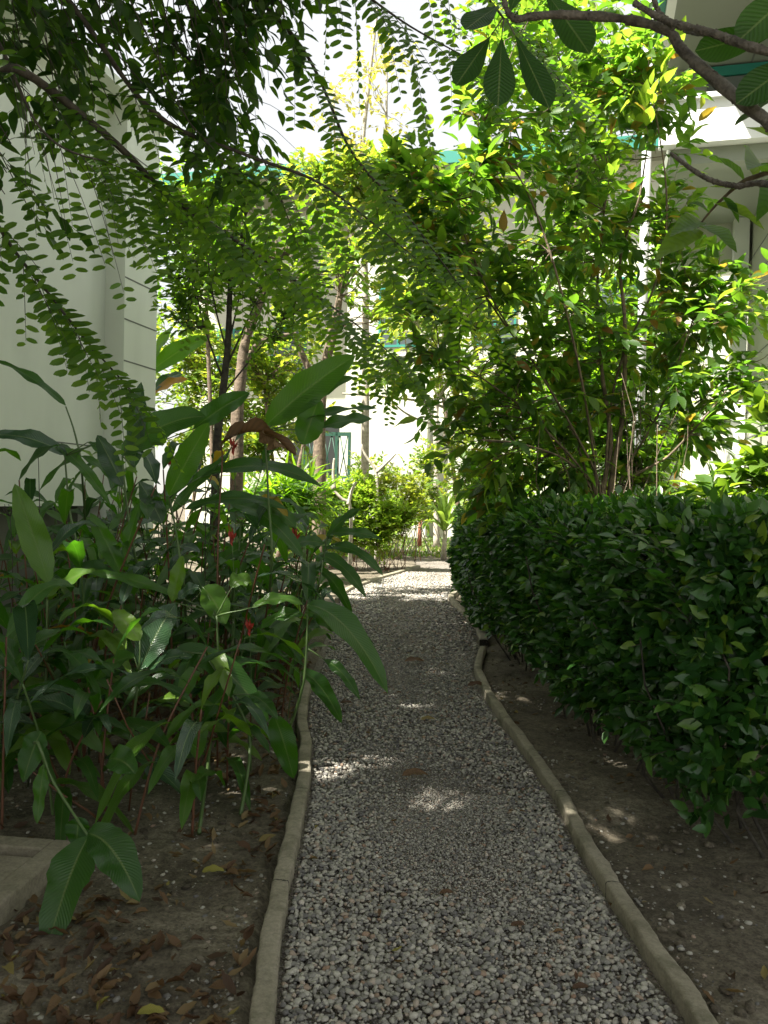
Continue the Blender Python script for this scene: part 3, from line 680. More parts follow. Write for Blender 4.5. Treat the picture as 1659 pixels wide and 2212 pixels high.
def feather():
    b = np.array([-1.6, 0.9, 0.0])
    ob = empty('feathery_leaved_tree', b, 'tree with long arching branches of paired small leaflets hanging across the upper left', 'tree')
    wm = MB(); lm = MB()
    tr = smooth([b, b+[0.05,0.1,1.2], b+[-0.05,0.2,2.3], b+[-0.1,0.5,3.3], b+[0.1,0.9,4.3]], 16); wm.tube(tr, 0.085, 0.05, k=10, bump=0.1)
    crotch = tr[10]; c2 = tr[7]
    B = []   # (points, radius, fronds, length)
    B.append(([crotch, P(-120,80,2.6), P(60,160,2.9), P(250,310,3.2), P(360,420,3.5), P(480,500,3.9), P(600,580,4.4), P(700,650,4.9), P(800,725,5.3), P(870,790,5.6)], 0.019, 42, 0.38))
    B.append(([tr[12], P(100,-60,3.0), P(330,240,3.3), P(520,330,3.5), P(680,390,3.6), P(790,470,3.8), P(900,560,3.9)], 0.013, 20, 0.36))
    B.append(([tr[13], P(400,-160,3.2), P(650,100,3.6), P(760,330,3.8), P(860,440,4.0), P(950,560,4.1), P(1010,640,4.2)], 0.010, 15, 0.36))
    B.append(([c2, P(-200,200,2.4), P(-60,400,2.6), P(30,540,2.8), P(110,640,2.9), P(190,740,3.0), P(290,850,3.1)], 0.010, 20, 0.25))
    B.append(([tr[14], P(620,-260,3.0), P(720,-80,3.2), P(860,40,3.4), P(1000,120,3.6)], 0.010, 14, 0.36))
    B.append(([tr[12], P(-80,-40,2.7), P(90,280,2.9), P(230,350,3.0)], 0.009, 20, 0.34))
    B.append(([tr[13], P(150,-120,3.4), P(400,120,3.6), P(560,330,3.8), P(640,520,4.0)], 0.009, 14, 0.36))
    B.append(([tr[14], P(760,-200,3.2), P(1000,-60,3.6), P(1150,120,3.9), P(1230,190,4.0)], 0.009, 14, 0.36))
    for bi, (pts, r, nf, ln) in enumerate(B):
        pp = smooth(pts, 40); wm.tube(pp, r, 0.0025, k=7, bump=0.1)
        for i in range(nf):
            q = 8+ (31*(i+random.random())/nf); ii = min(int(q), 38); a = pp[ii]+(pp[ii+1]-pp[ii])*(q-int(q)); tg = unit(pp[ii+1]-pp[ii])
            sgn = 1 if i % 2 else -1
            side = unit(np.cross(tg, [0,0,1.0]))
            dd = tg*0.42 + side*sgn*0.42 + np.array([0.08,-0.05,-0.62]) + rng.normal(size=3)*0.11
            frond(wm, lm, a, dd, ln*(0.6+0.75*random.random()), None, 0.060*random.uniform(.8,1.15), 0.2, nrm=np.array([0,-0.8,0.8])+rng.normal(size=3)*0.2)
        frond(wm, lm, pp[-1], pp[-1]-pp[-3], ln, 15, 0.055, 0.4)
    lm.build('foliage', GOOSE, ob); wm.build('branches', BKD, ob)
feather()

# -- dark overhead tree
def darktree():
    b = np.array([-2.3, -0.6, 0.0])
    ob = empty('overhanging_dark_tree', b, 'dark leaved tree whose pointed leaves hang in silhouette at the top left', 'tree')
    wm = MB(); lm = MB(); up = MB()
    tr = smooth([b, b+[0.1,0,1.5], b+[0.3,0.2,3.0], b+[0.6,0.6,4.2], b+[1.1,1.2,5.4]], 20); wm.tube(tr, 0.16, 0.07, k=10, bump=0.1)
    vis = [(60,60,3.3,.3),(180,40,3.5,.3),(310,70,3.5,.32),(440,60,3.6,.32),(120,190,3.2,.22),(560,40,3.6,.3),(40,250,3.1,.24),
           (390,190,3.6,.27),(500,180,3.6,.24),(620,60,3.5,.22),(270,170,3.4,.24),(560,120,3.5,.16),(640,10,3.5,.2),(420,260,3.6,.14),(20,380,3.0,.13),(510,310,3.5,.12),(230,-60,3.6,.3),(480,-60,3.6,.3)]
    for (x,y,d,r) in vis:
        c = P(x,y,d); hub = tr[15] + (c-tr[15])*0.45 + [0,0,0.35]
        wm.tube(path(tr[15], hub, 5, 0.05), 0.02, 0.008, k=5, cap=False)
        blob(wm, lm, hub, c, r*1.2, 5, 4, 6, OV, 0.082, 0.2, 0.3, br=0.006, up=-0.1, wid=1.05)
    # overhead crown out of view; clumps added to shade path, beds and hedge
    cs = [np.array([rng.uniform(-2.2,2.2), rng.uniform(-2.6,3.0), rng.uniform(5.0,6.8)]) for i in range(40)] + [np.array([rng.uniform(-5.6,-1.9), rng.uniform(-1.6,6.3), rng.uniform(6.3,7.6)]) for i in range(74)] + [np.array([rng.uniform(-7.2,-4.2), rng.uniform(-2.4,2.6), rng.uniform(6.2,7.6)]) for i in range(26)] + [np.array([rng.uniform(-5.4,-2.3), rng.uniform(5.6,8.8), rng.uniform(7.3,8.4)]) for i in range(26)]
    for c in cs:
        if c[1] > 1.5: c[2] = max(c[2], 1.4+0.66*c[1]+0.75)
        hub = tr[-1]+(c-tr[-1])*0.4
        wm.tube(path(tr[-1-int(rng.integers(0,4))], hub, 5, 0.06), 0.03, 0.012, k=5, cap=False)
        blob(wm, up, hub, c, [0.8,0.8,0.45], 7, 9, 8, OVs, 0.155, 0.3, 0.25, br=0.009, wid=1.15)
    for c in ((-3.3,-0.3,6.7),(-2.7,0.2,6.8),(-3.7,0.4,6.6),(-3.1,-0.9,6.6),(-2.4,-0.5,6.9),(-3.9,-0.6,6.8),(-3.3,0.1,7.3)):  # extra unseen clumps added to block stray flecks on the near path
        blob(wm, up, tr[-1], c, [0.8,0.8,0.4], 7, 9, 8, OVs, 0.155, 0.3, 0.25, br=0.009, wid=1.15)
    lm.build('foliage', DARK, ob); up.build('crown', DARK, ob); wm.build('branches', BKD, ob)
darktree()

# -- plumeria upper right
def plumeria():
    b = np.array([1.9, 1.0, 0])
    ob = empty('plumeria_tree', b, 'plumeria with thick bare knobbly grey branches and large paddle leaves at top right', 'tree')
    wm = MB(); lm = MB()
    tr = smooth([b, b+[0.05,0.1,1.0], b+[0.0,0.3,1.7]], 10); wm.tube(tr, 0.09, 0.05, k=10, bump=0.12)
    h = tr[-1]; KN = []
    def br(pts, r0, r1, n=44):
        p = smooth(pts, n); m = len(p); rr = 0.56*np.linspace(r0, r1, m)*(1+0.16*np.sin(np.arange(m)*2.1)*rng.random(m)+0.06*rng.normal(size=m)); wm.tube(p, rr, k=10); KN.append((p, rr)); return p
    br([h, P(1900,420,1.85), P(1659,262,2.0), P(1560,185,2.1), P(1475,110,2.2), P(1440,66,2.22), P(1340,40,2.3), P(1200,32,2.35), P(1112,42,2.4)], 0.032, 0.018)
    br([h, P(1960,180,1.8), P(1659,112,1.95), P(1540,72,2.05), P(1440,45,2.15), P(1370,6,2.2)], 0.024, 0.013)
    br([h, P(1900,470,1.8), P(1659,398,2.3), P(1590,402,2.4), P(1520,382,2.5), P(1450,332,2.6)], 0.02, 0.010)
    br([P(1455,60,2.16), P(1420,20,2.2), P(1400,-60,2.2)], 0.013, 0.010, 12)
    br([P(1112,42,2.4), P(1092,15,2.4), P(1085,-50,2.4)], 0.016, 0.012, 12)
    br([P(1560,80,2.1), P(1520,72,2.3), P(1480,66,2.5)], 0.016, 0.014, 12)
    L = []
    def lf(bx_, by, tx, ty, d0, d1, w, face=(0,-1,0.25)):
        a = P(bx_,by,d0); e = P(tx,ty,d1); ln = np.linalg.norm(e-a)
        lm.scatter(PL, [a], [e-a], [face], [ln], [w*d0/FD/0.44], [random.random()])
        return
    kb = MB()
    for (pts, r) in KN:
        n = int(len(pts)*7); ii = rng.integers(0, len(pts)-1, n); f = rng.random(n)[:,None]; q = pts[ii]+(pts[ii+1]-pts[ii])*f
        rd = rng.normal(size=(n,3)); tg = pts[ii+1]-pts[ii]; tg /= np.linalg.norm(tg,axis=1,keepdims=True); rd -= (rd*tg).sum(1,keepdims=True)*tg; rd /= np.linalg.norm(rd,axis=1,keepdims=True)
        rr_k = r[ii][:,None]
        kb.scatter(T0[0], q+rd*rr_k*0.93, np.cross(rd,tg), rd, 0.0042*(0.5+rng.random(n)), 0.0030)
    kb.build('leaf_scars', BKG, ob)
    PL = leaf_tpl(12, lambda t: 0.42*max(0.02,math.sin(math.pi*min(1,t**1.9)))**0.62, 0.14, 0.03, 0.008)
    lf(1062,75,985,182,2.4,2.35,62); lf(1084,78,1076,228,2.38,2.34,72); lf(1112,75,1188,230,2.38,2.3,64,(0.1,-1,0.1)); lf(1170,-30,1275,112,2.45,2.4,86,(0,-1,0.3))
    lf(1080,10,1005,60,2.4,2.3,64,(0.1,-0.8,0.6)); lf(1100,30,1135,-70,2.4,2.4,60)
    lf(1700,60,1500,112,2.0,2.1,72,(0.1,-0.7,-0.5)); lf(1760,-60,1590,90,1.95,2.0,92,(0,-1,0.3)); lf(1760,100,1590,222,1.95,2.0,86,(0,-1,0.4)); lf(1740,170,1585,268,1.95,2.1,60,(0.2,-0.6,0.6))
    lf(1400,-60,1330,-10,2.2,2.2,50); 
    for (bx_,by,tx,ty) in ((1085,40,1062,75),(1088,40,1084,78),(1095,42,1112,75)): wm.tube([P(bx_,by,2.4),P(tx,ty,2.39)],0.0025,0.002,k=5)
    lm.build('foliage', PLU, ob); wm.build('branches', BKG, ob)
    # leafy twig just below, hanging in from the right
    b2 = np.array([2.6,2.6,0])
    o2 = empty('young_leafy_tree', b2, 'slender branch of soft green pointed leaves entering beneath the lowest bare plumeria branch', 'tree')
    wm = MB(); lm = MB(); p = smooth([b2, b2+[-0.1,0.2,1.6], P(1800,400,3.0), P(1640,380,3.1), P(1560,430,3.2), P(1500,500,3.3)], 24); wm.tube(p, 0.02, 0.003, k=6)
    for (bx_,by,tx,ty) in ((1530,460,1505,430),(1545,440,1650,470),(1560,425,1600,465),(1610,395,1560,330),(1630,385,1620,320),(1650,380,1659,300),(1700,380,1640,345),(1590,410,1540,395),(1510,490,1590,510),(1510,495,1440,525),(1515,480,1470,480),(1680,390,1655,440),(1720,330,1640,260)):
        a = P(bx_,by,3.15); e = P(tx,ty,3.1+random.gauss(0,.1)); lm.scatter(OV4,[a],[e-a],[[0.1,-0.8,0.6]],[np.linalg.norm(e-a)*1.1],[np.linalg.norm(e-a)*0.85],[random.random()*0.9])
    cr = MB(); tt = smooth([b2, b2+[0.1,-0.2,1.6], b2+[0,-0.5,3.0], b2+[-0.2,-0.9,4.2]], 14); wm.tube(tt, 0.06, 0.03, k=7)  # unseen crown added to keep skylight off the right bed
    for i in range(24):
        c = np.array([rng.uniform(1.0,4.2), rng.uniform(-1.5,2.5), rng.uniform(3.7,5.4)]); c[2] = max(c[2], 1.4+0.66*max(c[1],0)+0.85)
        blob(wm, cr, tt[-3]+(c-tt[-3])*0.3, c, [0.7,0.7,0.45], 6, 8, 7, OVs, 0.15, 0.3, 0.25, br=0.008, wid=1.1)
    cr.build('crown', DARK, o2)
    lm.build('foliage', SHR, o2); wm.build('branches', BKB, o2)
plumeria()

# -- background and middle trees
def tree(name, label, base, trunk, r0, r1, blobs, leafm, barkm, tpl, size, nsub=6, ntw=7, nl=7, tl=0.3, droop=0.2, br=0.012, group=None, extra=(), lvr=(0,1), wid=1.0, up=0.2, fol='foliage', trn='trunk'):
    base = np.asarray(base, float); ob = empty(name, base, label, 'tree', group); wm = MB(); lm = MB()
    tr = smooth([base]+[np.asarray(q,float) for q in trunk], 24); wm.tube(tr, r0, r1, k=9, bump=0.12)
    hubs = [tr]
    for (pts, a, b) in extra: p = smooth(pts, 18); wm.tube(p, a, b, k=7, bump=0.12); hubs.append(p)
    for (c, r) in blobs:
        best = None; bd = 1e9
        for h in hubs:
            q = h[len(h)//3:]; dd = np.linalg.norm(q-c,axis=1)+2*(q[:,2]-c[2]).clip(0); k = dd.argmin()
            if dd[k] < bd: bd = dd[k]; best = q[k]
        blob(wm, lm, best, c, r, nsub, ntw, nl, tpl, size, tl, droop, br=br, lvr=lvr, wid=wid, up=up)
    lm.build(fol, leafm, ob); wm.build(trn, barkm, ob); return ob
def gp(px, d): q = P(px, 1078, d); q[2] = 0; return q

# slim dark tree left centre
tree('slim_dark_tree', 'slim dark trunked tree with twiggy upright crown behind the ginger clump', gp(462,7.6),
     [P(468,980,7.6), P(480,860,7.6), P(492,750,7.6), P(496,650,7.6), P(500,560,7.6)], 0.045, 0.02,
     [(P(x,y,d),r) for x,y,d,r in ((430,640,7.5,.32),(500,600,7.6,.35),(560,650,7.7,.32),(420,540,7.4,.3),(500,500,7.6,.32),(380,600,7.5,.25),(600,720,7.6,.28),(400,700,7.5,.22),(560,560,7.6,.3),(450,440,7.5,.3),(540,430,7.6,.3),(370,480,7.5,.25),(640,640,7.6,.25))],
     MID, BKD, OVs, 0.085, 7, 5, 6, 0.2, 0.1, 0.007, up=0.6,
     extra=[([P(485,830,7.6),P(440,700,7.5),P(410,560,7.4)],0.012,0.004),([P(490,790,7.6),P(540,680,7.6),P(590,560,7.6)],0.012,0.004),([P(482,850,7.6),P(555,760,7.7),P(610,690,7.6)],0.010,0.004),([P(490,760,7.6),P(460,640,7.5),(P(440,480,7.5))],0.01,0.004),([P(494,740,7.6),P(520,620,7.6),(P(530,470,7.6))],0.01,0.004)])
tree('brown_trunk_tree', 'brown barked tree with forked trunk just right of the slim dark one', gp(515,11),
     [P(512,930,11), P(520,820,11), P(530,740,11), P(560,660,11), P(600,560,11)], 0.10, 0.04,
     [(P(x,y,d),r) for x,y,d,r in ((600,500,11,.6),(520,480,11,.6),(680,520,11.5,.6),(640,620,11,.5),(450,560,11,.5),(730,620,11.5,.5))],
     MID, BKB, OVs, 0.12, 6, 6, 7, 0.3, 0.25, 0.012, extra=[([P(522,800,11),P(560,740,11),P(640,720,11)],0.05,0.02)])
tree('rough_trunk_tree', 'tree with rough dark trunk standing in front of the green gate', gp(692,15),
     [P(690,1000,15), P(692,900,15), P(700,800,15), P(722,720,15), P(735,640,15)], 0.14, 0.05,
     [(P(x,y,d),r) for x,y,d,r in ((740,560,15,.8),(820,600,15,.7),(660,640,15,.7),(800,480,15,.7),(870,700,15,.6),(700,430,15,.7))],
     BRI, BKB, OVs, 0.15, 5, 7, 7, 0.35, 0.2, 0.014, extra=[([P(695,860,15),P(650,760,15),P(625,700,15)],0.08,0.04)])
# pale plumeria-like branches in the middle
ob = tree('pale_branched_tree', 'tree with smooth pale spreading branches in front of the sunlit wall', gp(945,24),
     [P(943,1000,24), P(941,920,24), P(945,860,24), P(960,700,22)], 0.10, 0.05,
     [(P(x,y,d),r) for x,y,d,r in ((1000,760,13.8,.6),(1060,850,13.8,.55),(930,720,14,.5),(860,700,13.5,.5),(960,640,14,.6),(1050,680,14,.6),(800,790,13,.35),(1010,940,13.6,.45),(880,820,13.4,.25))],
     BRI, BKP, OV, 0.17, 6, 6, 6, 0.3, 0.3, 0.014, extra=[([P(943,980,24), P(960,940,18), P(1000,930,14.6),P(960,880,14),P(860,860,13.6),P(740,850,13.2)],0.04,0.015),([P(942,940,24),P(925,880,18),P(880,830,13.6),P(830,800,13.5)],0.03,0.012),([P(943,960,24),P(960,930,17),P(900,905,13.8),P(860,880,13.6),P(830,840,13.4)],0.025,0.01),([P(945,860,24),P(920,790,17),P(900,740,14),P(920,640,14)],0.03,0.012),([P(943,930,24),P(890,820,17),P(870,650,14)],0.02,0.01)])
# sunlit backdrop trees
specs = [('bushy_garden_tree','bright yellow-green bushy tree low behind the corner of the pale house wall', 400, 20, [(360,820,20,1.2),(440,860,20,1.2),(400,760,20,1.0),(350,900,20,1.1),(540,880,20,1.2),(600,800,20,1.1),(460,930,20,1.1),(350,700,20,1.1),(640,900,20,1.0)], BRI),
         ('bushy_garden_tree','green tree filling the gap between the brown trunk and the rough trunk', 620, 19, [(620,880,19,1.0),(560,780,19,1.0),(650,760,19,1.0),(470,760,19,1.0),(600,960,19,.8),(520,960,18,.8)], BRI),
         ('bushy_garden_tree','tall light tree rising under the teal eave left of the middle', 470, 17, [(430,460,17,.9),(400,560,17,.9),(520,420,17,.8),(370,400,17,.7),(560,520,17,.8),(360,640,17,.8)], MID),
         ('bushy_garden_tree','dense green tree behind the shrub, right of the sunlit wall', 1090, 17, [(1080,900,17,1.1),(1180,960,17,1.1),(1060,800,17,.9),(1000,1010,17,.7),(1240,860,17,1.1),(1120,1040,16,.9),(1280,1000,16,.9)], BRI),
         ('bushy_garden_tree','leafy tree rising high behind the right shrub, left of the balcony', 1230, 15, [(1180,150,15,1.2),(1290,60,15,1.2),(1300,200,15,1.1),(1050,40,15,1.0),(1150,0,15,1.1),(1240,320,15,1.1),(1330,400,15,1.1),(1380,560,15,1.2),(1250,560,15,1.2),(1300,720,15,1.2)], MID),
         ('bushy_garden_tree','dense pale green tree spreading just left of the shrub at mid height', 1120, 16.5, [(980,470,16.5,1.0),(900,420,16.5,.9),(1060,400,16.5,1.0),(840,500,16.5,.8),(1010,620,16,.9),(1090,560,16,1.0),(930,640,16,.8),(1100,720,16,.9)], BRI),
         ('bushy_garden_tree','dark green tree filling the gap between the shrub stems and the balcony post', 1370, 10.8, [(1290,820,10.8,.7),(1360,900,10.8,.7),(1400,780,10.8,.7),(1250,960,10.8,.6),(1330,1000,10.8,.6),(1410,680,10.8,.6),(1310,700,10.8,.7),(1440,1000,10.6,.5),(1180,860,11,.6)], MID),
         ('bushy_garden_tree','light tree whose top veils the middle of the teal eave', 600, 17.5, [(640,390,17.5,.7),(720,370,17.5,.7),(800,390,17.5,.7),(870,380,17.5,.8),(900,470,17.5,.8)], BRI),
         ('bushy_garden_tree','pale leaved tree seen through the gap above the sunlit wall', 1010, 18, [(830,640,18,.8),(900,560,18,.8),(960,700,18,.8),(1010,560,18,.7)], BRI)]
for si, (nm, lb, bxp, d, bl, mt) in enumerate(specs):
    cs = [(P(x,y,dd), r) for x,y,dd,r in bl]; m = np.mean([c for c,_ in cs], axis=0); base = gp(bxp, d)
    tree(nm, lb, base, [base*0.6+m*0.4, m*0.85+base*0.15, m+[0,0,0.3]], 0.055, 0.025, cs, mt, BKB, OVs, 0.17, 8 if si not in (2,8) else 7, 10 if si not in (2,8) else 5, 8, 0.4, 0.2, 0.014, group='sunlit trees beyond the path')
tree('sparse_yellow_tree', 'sparse tall tree with thin pale trunks and yellow leaves against the white sky', gp(790,19),
     [P(790,700,19), P(785,500,19), P(782,330,19), P(800,150,19), P(815,20,19)], 0.10, 0.03,
     [(P(x,y,d),r) for x,y,d,r in ((760,290,19,1.0),(830,240,19,1.0),(790,150,19,.9),(850,330,19,.9),(720,340,19,.7),(860,130,19,.9),(750,200,19,.6))],
     YTR, BKP, OVs, 0.15, 7, 3, 4, 0.3, 0.2, 0.012, extra=[([P(790,520,19),P(830,350,19),P(835,120,19)],0.05,0.02),([P(786,480,19),P(730,350,19),P(720,200,19)],0.04,0.015)])

# ================================================================== SHRUBS, SMALL PLANTS
def bush(name, label, blobs, mat, barkm, tpl, size, stems, nsub=8, ntw=9, nl=8, tl=0.2, br=0.006, cat='bush', group=None, lvr=(0,1), wid=1.0):
    cs = [(np.asarray(c), r) for c, r in blobs]; m = np.mean([c for c,_ in cs], axis=0); base = np.array([m[0], m[1], 0])
    ob = empty(name, base, label, cat, group); wm = MB(); lm = MB()
    for (c, r) in cs:
        g0 = np.array([c[0]+random.gauss(0,.1), c[1], -0.02]); hub = c*[1,1,0.6]
        for k in range(stems): wm.tube(path(g0+[random.gauss(0,.12),random.gauss(0,.12),0], hub+rng.normal(size=3)*r*0.35, 6, 0.12), br*1.4, br*0.7, k=4, cap=False)
        blob(wm, lm, hub, c, r, nsub, ntw, nl, tpl, size, tl, 0.1, br=br, lvr=lvr, wid=wid)
    lm.build('foliage', mat, ob); wm.build('stems', barkm, ob)
bush('fine_leaved_bush', 'low light green fine-leaved bush on reddish stems left of where the path ends',
     [(P(x,y,16.2),r) for x,y,r in ((700,1110,.55),(770,1095,.6),(830,1110,.55),(650,1120,.5),(740,1150,.4),(820,1150,.42),(870,1110,.35),(610,1110,.5),(780,1060,.35),(700,1060,.35))],
     FINE, STEMR, DIA, 0.10, 6, 12, 13, 10, 0.26, 0.006, lvr=(0.3,1.0), wid=1.2)
bush('yellow_green_bush', 'yellow-tipped bush glowing in sun behind the fine-leaved bush', [(P(x,y,19),r) for x,y,r in ((860,1060,.45),(820,1050,.4),(900,1070,.4))], BRI, STEMR, DIA, 0.12, 2, 8, 12, 9, 0.2, 0.008, lvr=(0.6,1.0))
bush('wall_foot_bush', 'mid green bush at the foot of the sunlit cream wall', [(P(x,y,21),r) for x,y,r in ((800,1010,.7),(860,1000,.75),(900,1020,.7),(760,1040,.6),(920,970,.5),(950,1050,.7),(880,1080,.6),(720,1070,.5))], BRI, BKP, OVs, 0.13, 3, 7, 8, 8, 0.3, 0.010)
bush('lawn_edge_bush', 'bright bush behind the strap-leaved plant at the far end of the hedge', [(P(x,y,27),r) for x,y,r in ((1000,1080,1.0),(1050,1060,1.0),(930,1100,.6),(1040,1120,.8))], BRI, BKP, OVs, 0.16, 3, 8, 10, 8, 0.35, 0.012)
bush('shade_bush', 'green bush with small leaves left of the end of the hedge', [(P(x,y,16),r) for x,y,r in ((1060,1090,.5),(1110,1080,.6),(1050,1040,.4),(1020,990,.4))], MID, BKD, OVs, 0.11, 4, 8, 8, 7, 0.25, 0.01)
bush('grassy_strap_plant', 'patch of tall grassy leaves behind the ginger near the rough tree trunk', [(P(x,y,13.5),r) for x,y,r in ((600,1050,.5),(650,1060,.45),(560,1060,.5))], MID, STEMG, leaf_tpl(3, lambda t: 0.07*ov(t)+0.01, 0.2, 0.4), 0.55, 0, 8, 8, 5, 0.1, 0.004, cat='plant')
bush('pale_leaved_shrub', 'shrub with large pale yellow-green leaves at the right edge above the hedge', [(P(x,y,5.2),r) for x,y,r in ((1590,1030,.12),(1650,990,.13),(1640,1060,.14),(1550,1075,.10),(1675,900,.10))], BRI, STEMG, OV4, 0.17, 2, 4, 4, 4, 0.12, 0.006, lvr=(0.0,0.6))
# small bare plumeria in front of the far bush
pb = gp(758,15.5); ob = empty('bare_plumeria', pb, 'small leafless plumeria with forked pale branches above the fine-leaved bush', 'tree'); wm = MB()
for pts in ([pb, P(758,1100,15.5), P(735,1075,15.5), P(700,1030,15.5), P(685,985,15.5)], [P(722,1056,15.5), P(720,1020,15.5), P(722,990,15.5)], [P(752,1090,15.5),P(760,1060,15.5),P(770,1040,15.5)], [P(700,1035,15.5),P(670,1025,15.4),P(660,1010,15.4)]):
    wm.tube(smooth(pts,14), 0.04, 0.018, k=8, bump=0.15)
wm.build('branches', BKP, ob)
pb = gp(815,17.5); ob = empty('bare_plumeria', pb, 'small leafless plumeria with a Y-shaped pale fork against the sunlit wall', 'tree'); wm = MB()
for pts in ([pb, P(815,1090,17.5), P(812,1020,17.5), P(790,985,17.5),P(780,960,17.5)], [P(813,1020,17.5), P(835,1000,17.5), P(855,980,17.5)]): wm.tube(smooth(pts,14), 0.045, 0.02, k=8, bump=0.15)
wm.build('branches', BKP, ob)

# long curved leaf (high detail)
def bigleaf(mb, a, e, w, arch, nrm=(0,-0.4,1), lv=0.4, fold=0.18, wave=0.012, rows=18, cols=7, twist=0.0, taper=1.0):
    a = np.asarray(a,float); e = np.asarray(e,float); ln = np.linalg.norm(e-a)
    t = np.linspace(0,1,rows); c = (a+e)/2 + np.array([0,0,1.0])*arch*2
    p = ((1-t)**2)[:,None]*a + (2*t*(1-t))[:,None]*c + (t**2)[:,None]*e
    tg = np.gradient(p,axis=0); tg /= np.maximum(np.linalg.norm(tg,axis=1,keepdims=True),1e-6)
    nv = np.asarray(nrm,float); sd = np.cross(tg,nv); sd /= np.maximum(np.linalg.norm(sd,axis=1,keepdims=True),1e-6); up = np.cross(sd,tg)
    if twist:
        th = twist*t; cth = np.cos(th)[:,None]; sth = np.sin(th)[:,None]; sd, up = sd*cth+up*sth, up*cth-sd*sth
    W = w*np.clip(np.sin(math.pi*t**0.85),0,1)**0.62; W[0] = w*0.05; W[-1] = w*0.01; W = W*(1+0.04*rng.normal(size=rows))
    v = np.linspace(-1,1,cols); ph = rng.random()*6
    V = p[:,None,:] + sd[:,None,:]*(W[:,None]*0.5*v[None,:])[:,:,None] + up[:,None,:]*((fold*W[:,None]*0.5*np.abs(v)[None,:]) + wave*np.sin(t[:,None]*14+ph+v[None,:]*1.5)*np.abs(v)[None,:]*(W/w)[:,None])[:,:,None]
    A = np.zeros((rows,cols,3)); A[:,:,0] = t[:,None]; A[:,:,1] = v[None,:]; A[:,:,2] = lv
    mb.grid(V, A)

def strap_plant(name, label, base, n, ln, h0, mat, trunk_h, tr_m, w=0.07, spread=1.0):
    ob = empty(name, base, label, 'plant')
    m = MB(); m.tube([base, base+[0,0,trunk_h*0.5], base+[0.02,0,trunk_h]], 0.07, 0.05, k=8, bump=0.3); m.build('trunk', tr_m, ob)
    for i in range(n):
        an = i*2.4; el = 0.35+1.0*(i/n); a = base+[0,0,trunk_h*(0.85+0.15*i/n)]
        d = np.array([math.cos(an)*math.cos(el), math.sin(an)*math.cos(el), math.sin(el)])*ln*(0.8+0.4*random.random())
        l = MB(); bigleaf(l, a, a+d*[spread,spread,1]-[0,0,ln*0.25*math.cos(el)], w, ln*0.16*math.cos(el), (0.01,0.02,1), 0.6+0.3*random.random(), fold=0.5, rows=10, cols=5); l.build('leaf', mat, ob)
strap_plant('strap_leaved_plant', 'strap-leaved plant on a short pale trunk beside the far end of the hedge', gp(962,19.5), 16, 1.15, 0, STRP, 0.72, BKP, 0.15, 0.7)
strap_plant('sprouting_stump', 'small brown sheathed stump with a few curling green leaves on the far lawn', G(906,1184), 4, 0.45, 0, BRI, 0.85, plain('brown_sheath',(0.22,0.07,0.03),0.8), 0.08)

# lawn and grass far
mb = MB(); N = 9000; y = 19+14*rng.random(N); x = -3+9*rng.random(N)
lx = np.array([edge(q)[0] for q in y]); k = (y>Lend[1]+0.2)|(x<lx-0.3); x=x[k]; y=y[k]; n=len(x)
mb.scatter(DIA, np.stack([x,y,np.zeros(n)],1), rng.normal(size=(n,3))*0.5+[0,0,0.8], rng.normal(size=(n,3)), 0.12, 0.12)
tag(mb.build('lawn_grass', GRA), 'patchy sunlit grass beyond the end of the path', 'grass', kind='stuff')

# ================================================================== GINGER CLUMP
class Plant:
    def __init__(s, name, base, label, cat='plant', group=None): s.base = np.asarray(base,float); s.ob = empty(name, s.base, label, cat, group)
    def stem(s, pts, r0=0.008, r1=0.005, m=None):
        mb = MB(); mb.tube(smooth([s.base]+list(pts), 14), r0, r1, k=6); mb.build('stem', m or STEMG, s.ob)
    def leaf(s, a, e, w, arch, mat=GIN, **k):
        mb = MB(); bigleaf(mb, a, e, w, arch, **k); return mb.build('leaf', mat, s.ob)
def hero(name, label, basepx, d, stempx, leaves, m=None, r=0.009, cat='plant'):
    b = G(*basepx) if basepx[1] > 1200 else gp(basepx[0], d); p = Plant(name, b, label, cat)
    sp = [P(x,y,d) for x,y in stempx]; p.stem(sp, r, r*0.55, m)
    for L_ in leaves:
        (x0,y0,x1,y1,wpx,apx) = L_[:6]; o = L_[6] if len(L_) > 6 else {}
        d0 = o.get('d0', d); d1 = o.get('d1', d0+random.uniform(-.12,.12))
        a = P(x0,y0,d0); e = P(x1,y1,d1)
        # petiole joins the stem
        q = min(sp, key=lambda s_: np.linalg.norm(s_-a)); 
        if np.linalg.norm(q-a) > 0.01: mb = MB(); mb.tube(path(q, a, 4, 0.03), r*0.5, r*0.3, k=5); mb.build('petiole', m or STEMG, p.ob)
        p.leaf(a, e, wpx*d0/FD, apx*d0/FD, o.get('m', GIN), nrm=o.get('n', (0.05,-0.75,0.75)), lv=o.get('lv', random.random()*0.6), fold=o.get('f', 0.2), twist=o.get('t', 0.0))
    return p
F = dict
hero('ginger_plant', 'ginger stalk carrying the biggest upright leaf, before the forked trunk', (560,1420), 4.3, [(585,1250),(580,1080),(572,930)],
     [(575,918,768,768,74,8,F(n=(0.3,-1,0.3),lv=.62)),(610,905,765,815,40,14,F(n=(0.2,-.8,.6),lv=.6)),(640,912,815,882,36,8,F(n=(0,-.5,1),lv=.3)),(655,960,690,860,60,4,F(n=(0.2,-1,.2),lv=.5)),(690,925,805,905,40,6,F(lv=.45)),(600,960,560,1010,30,5)])
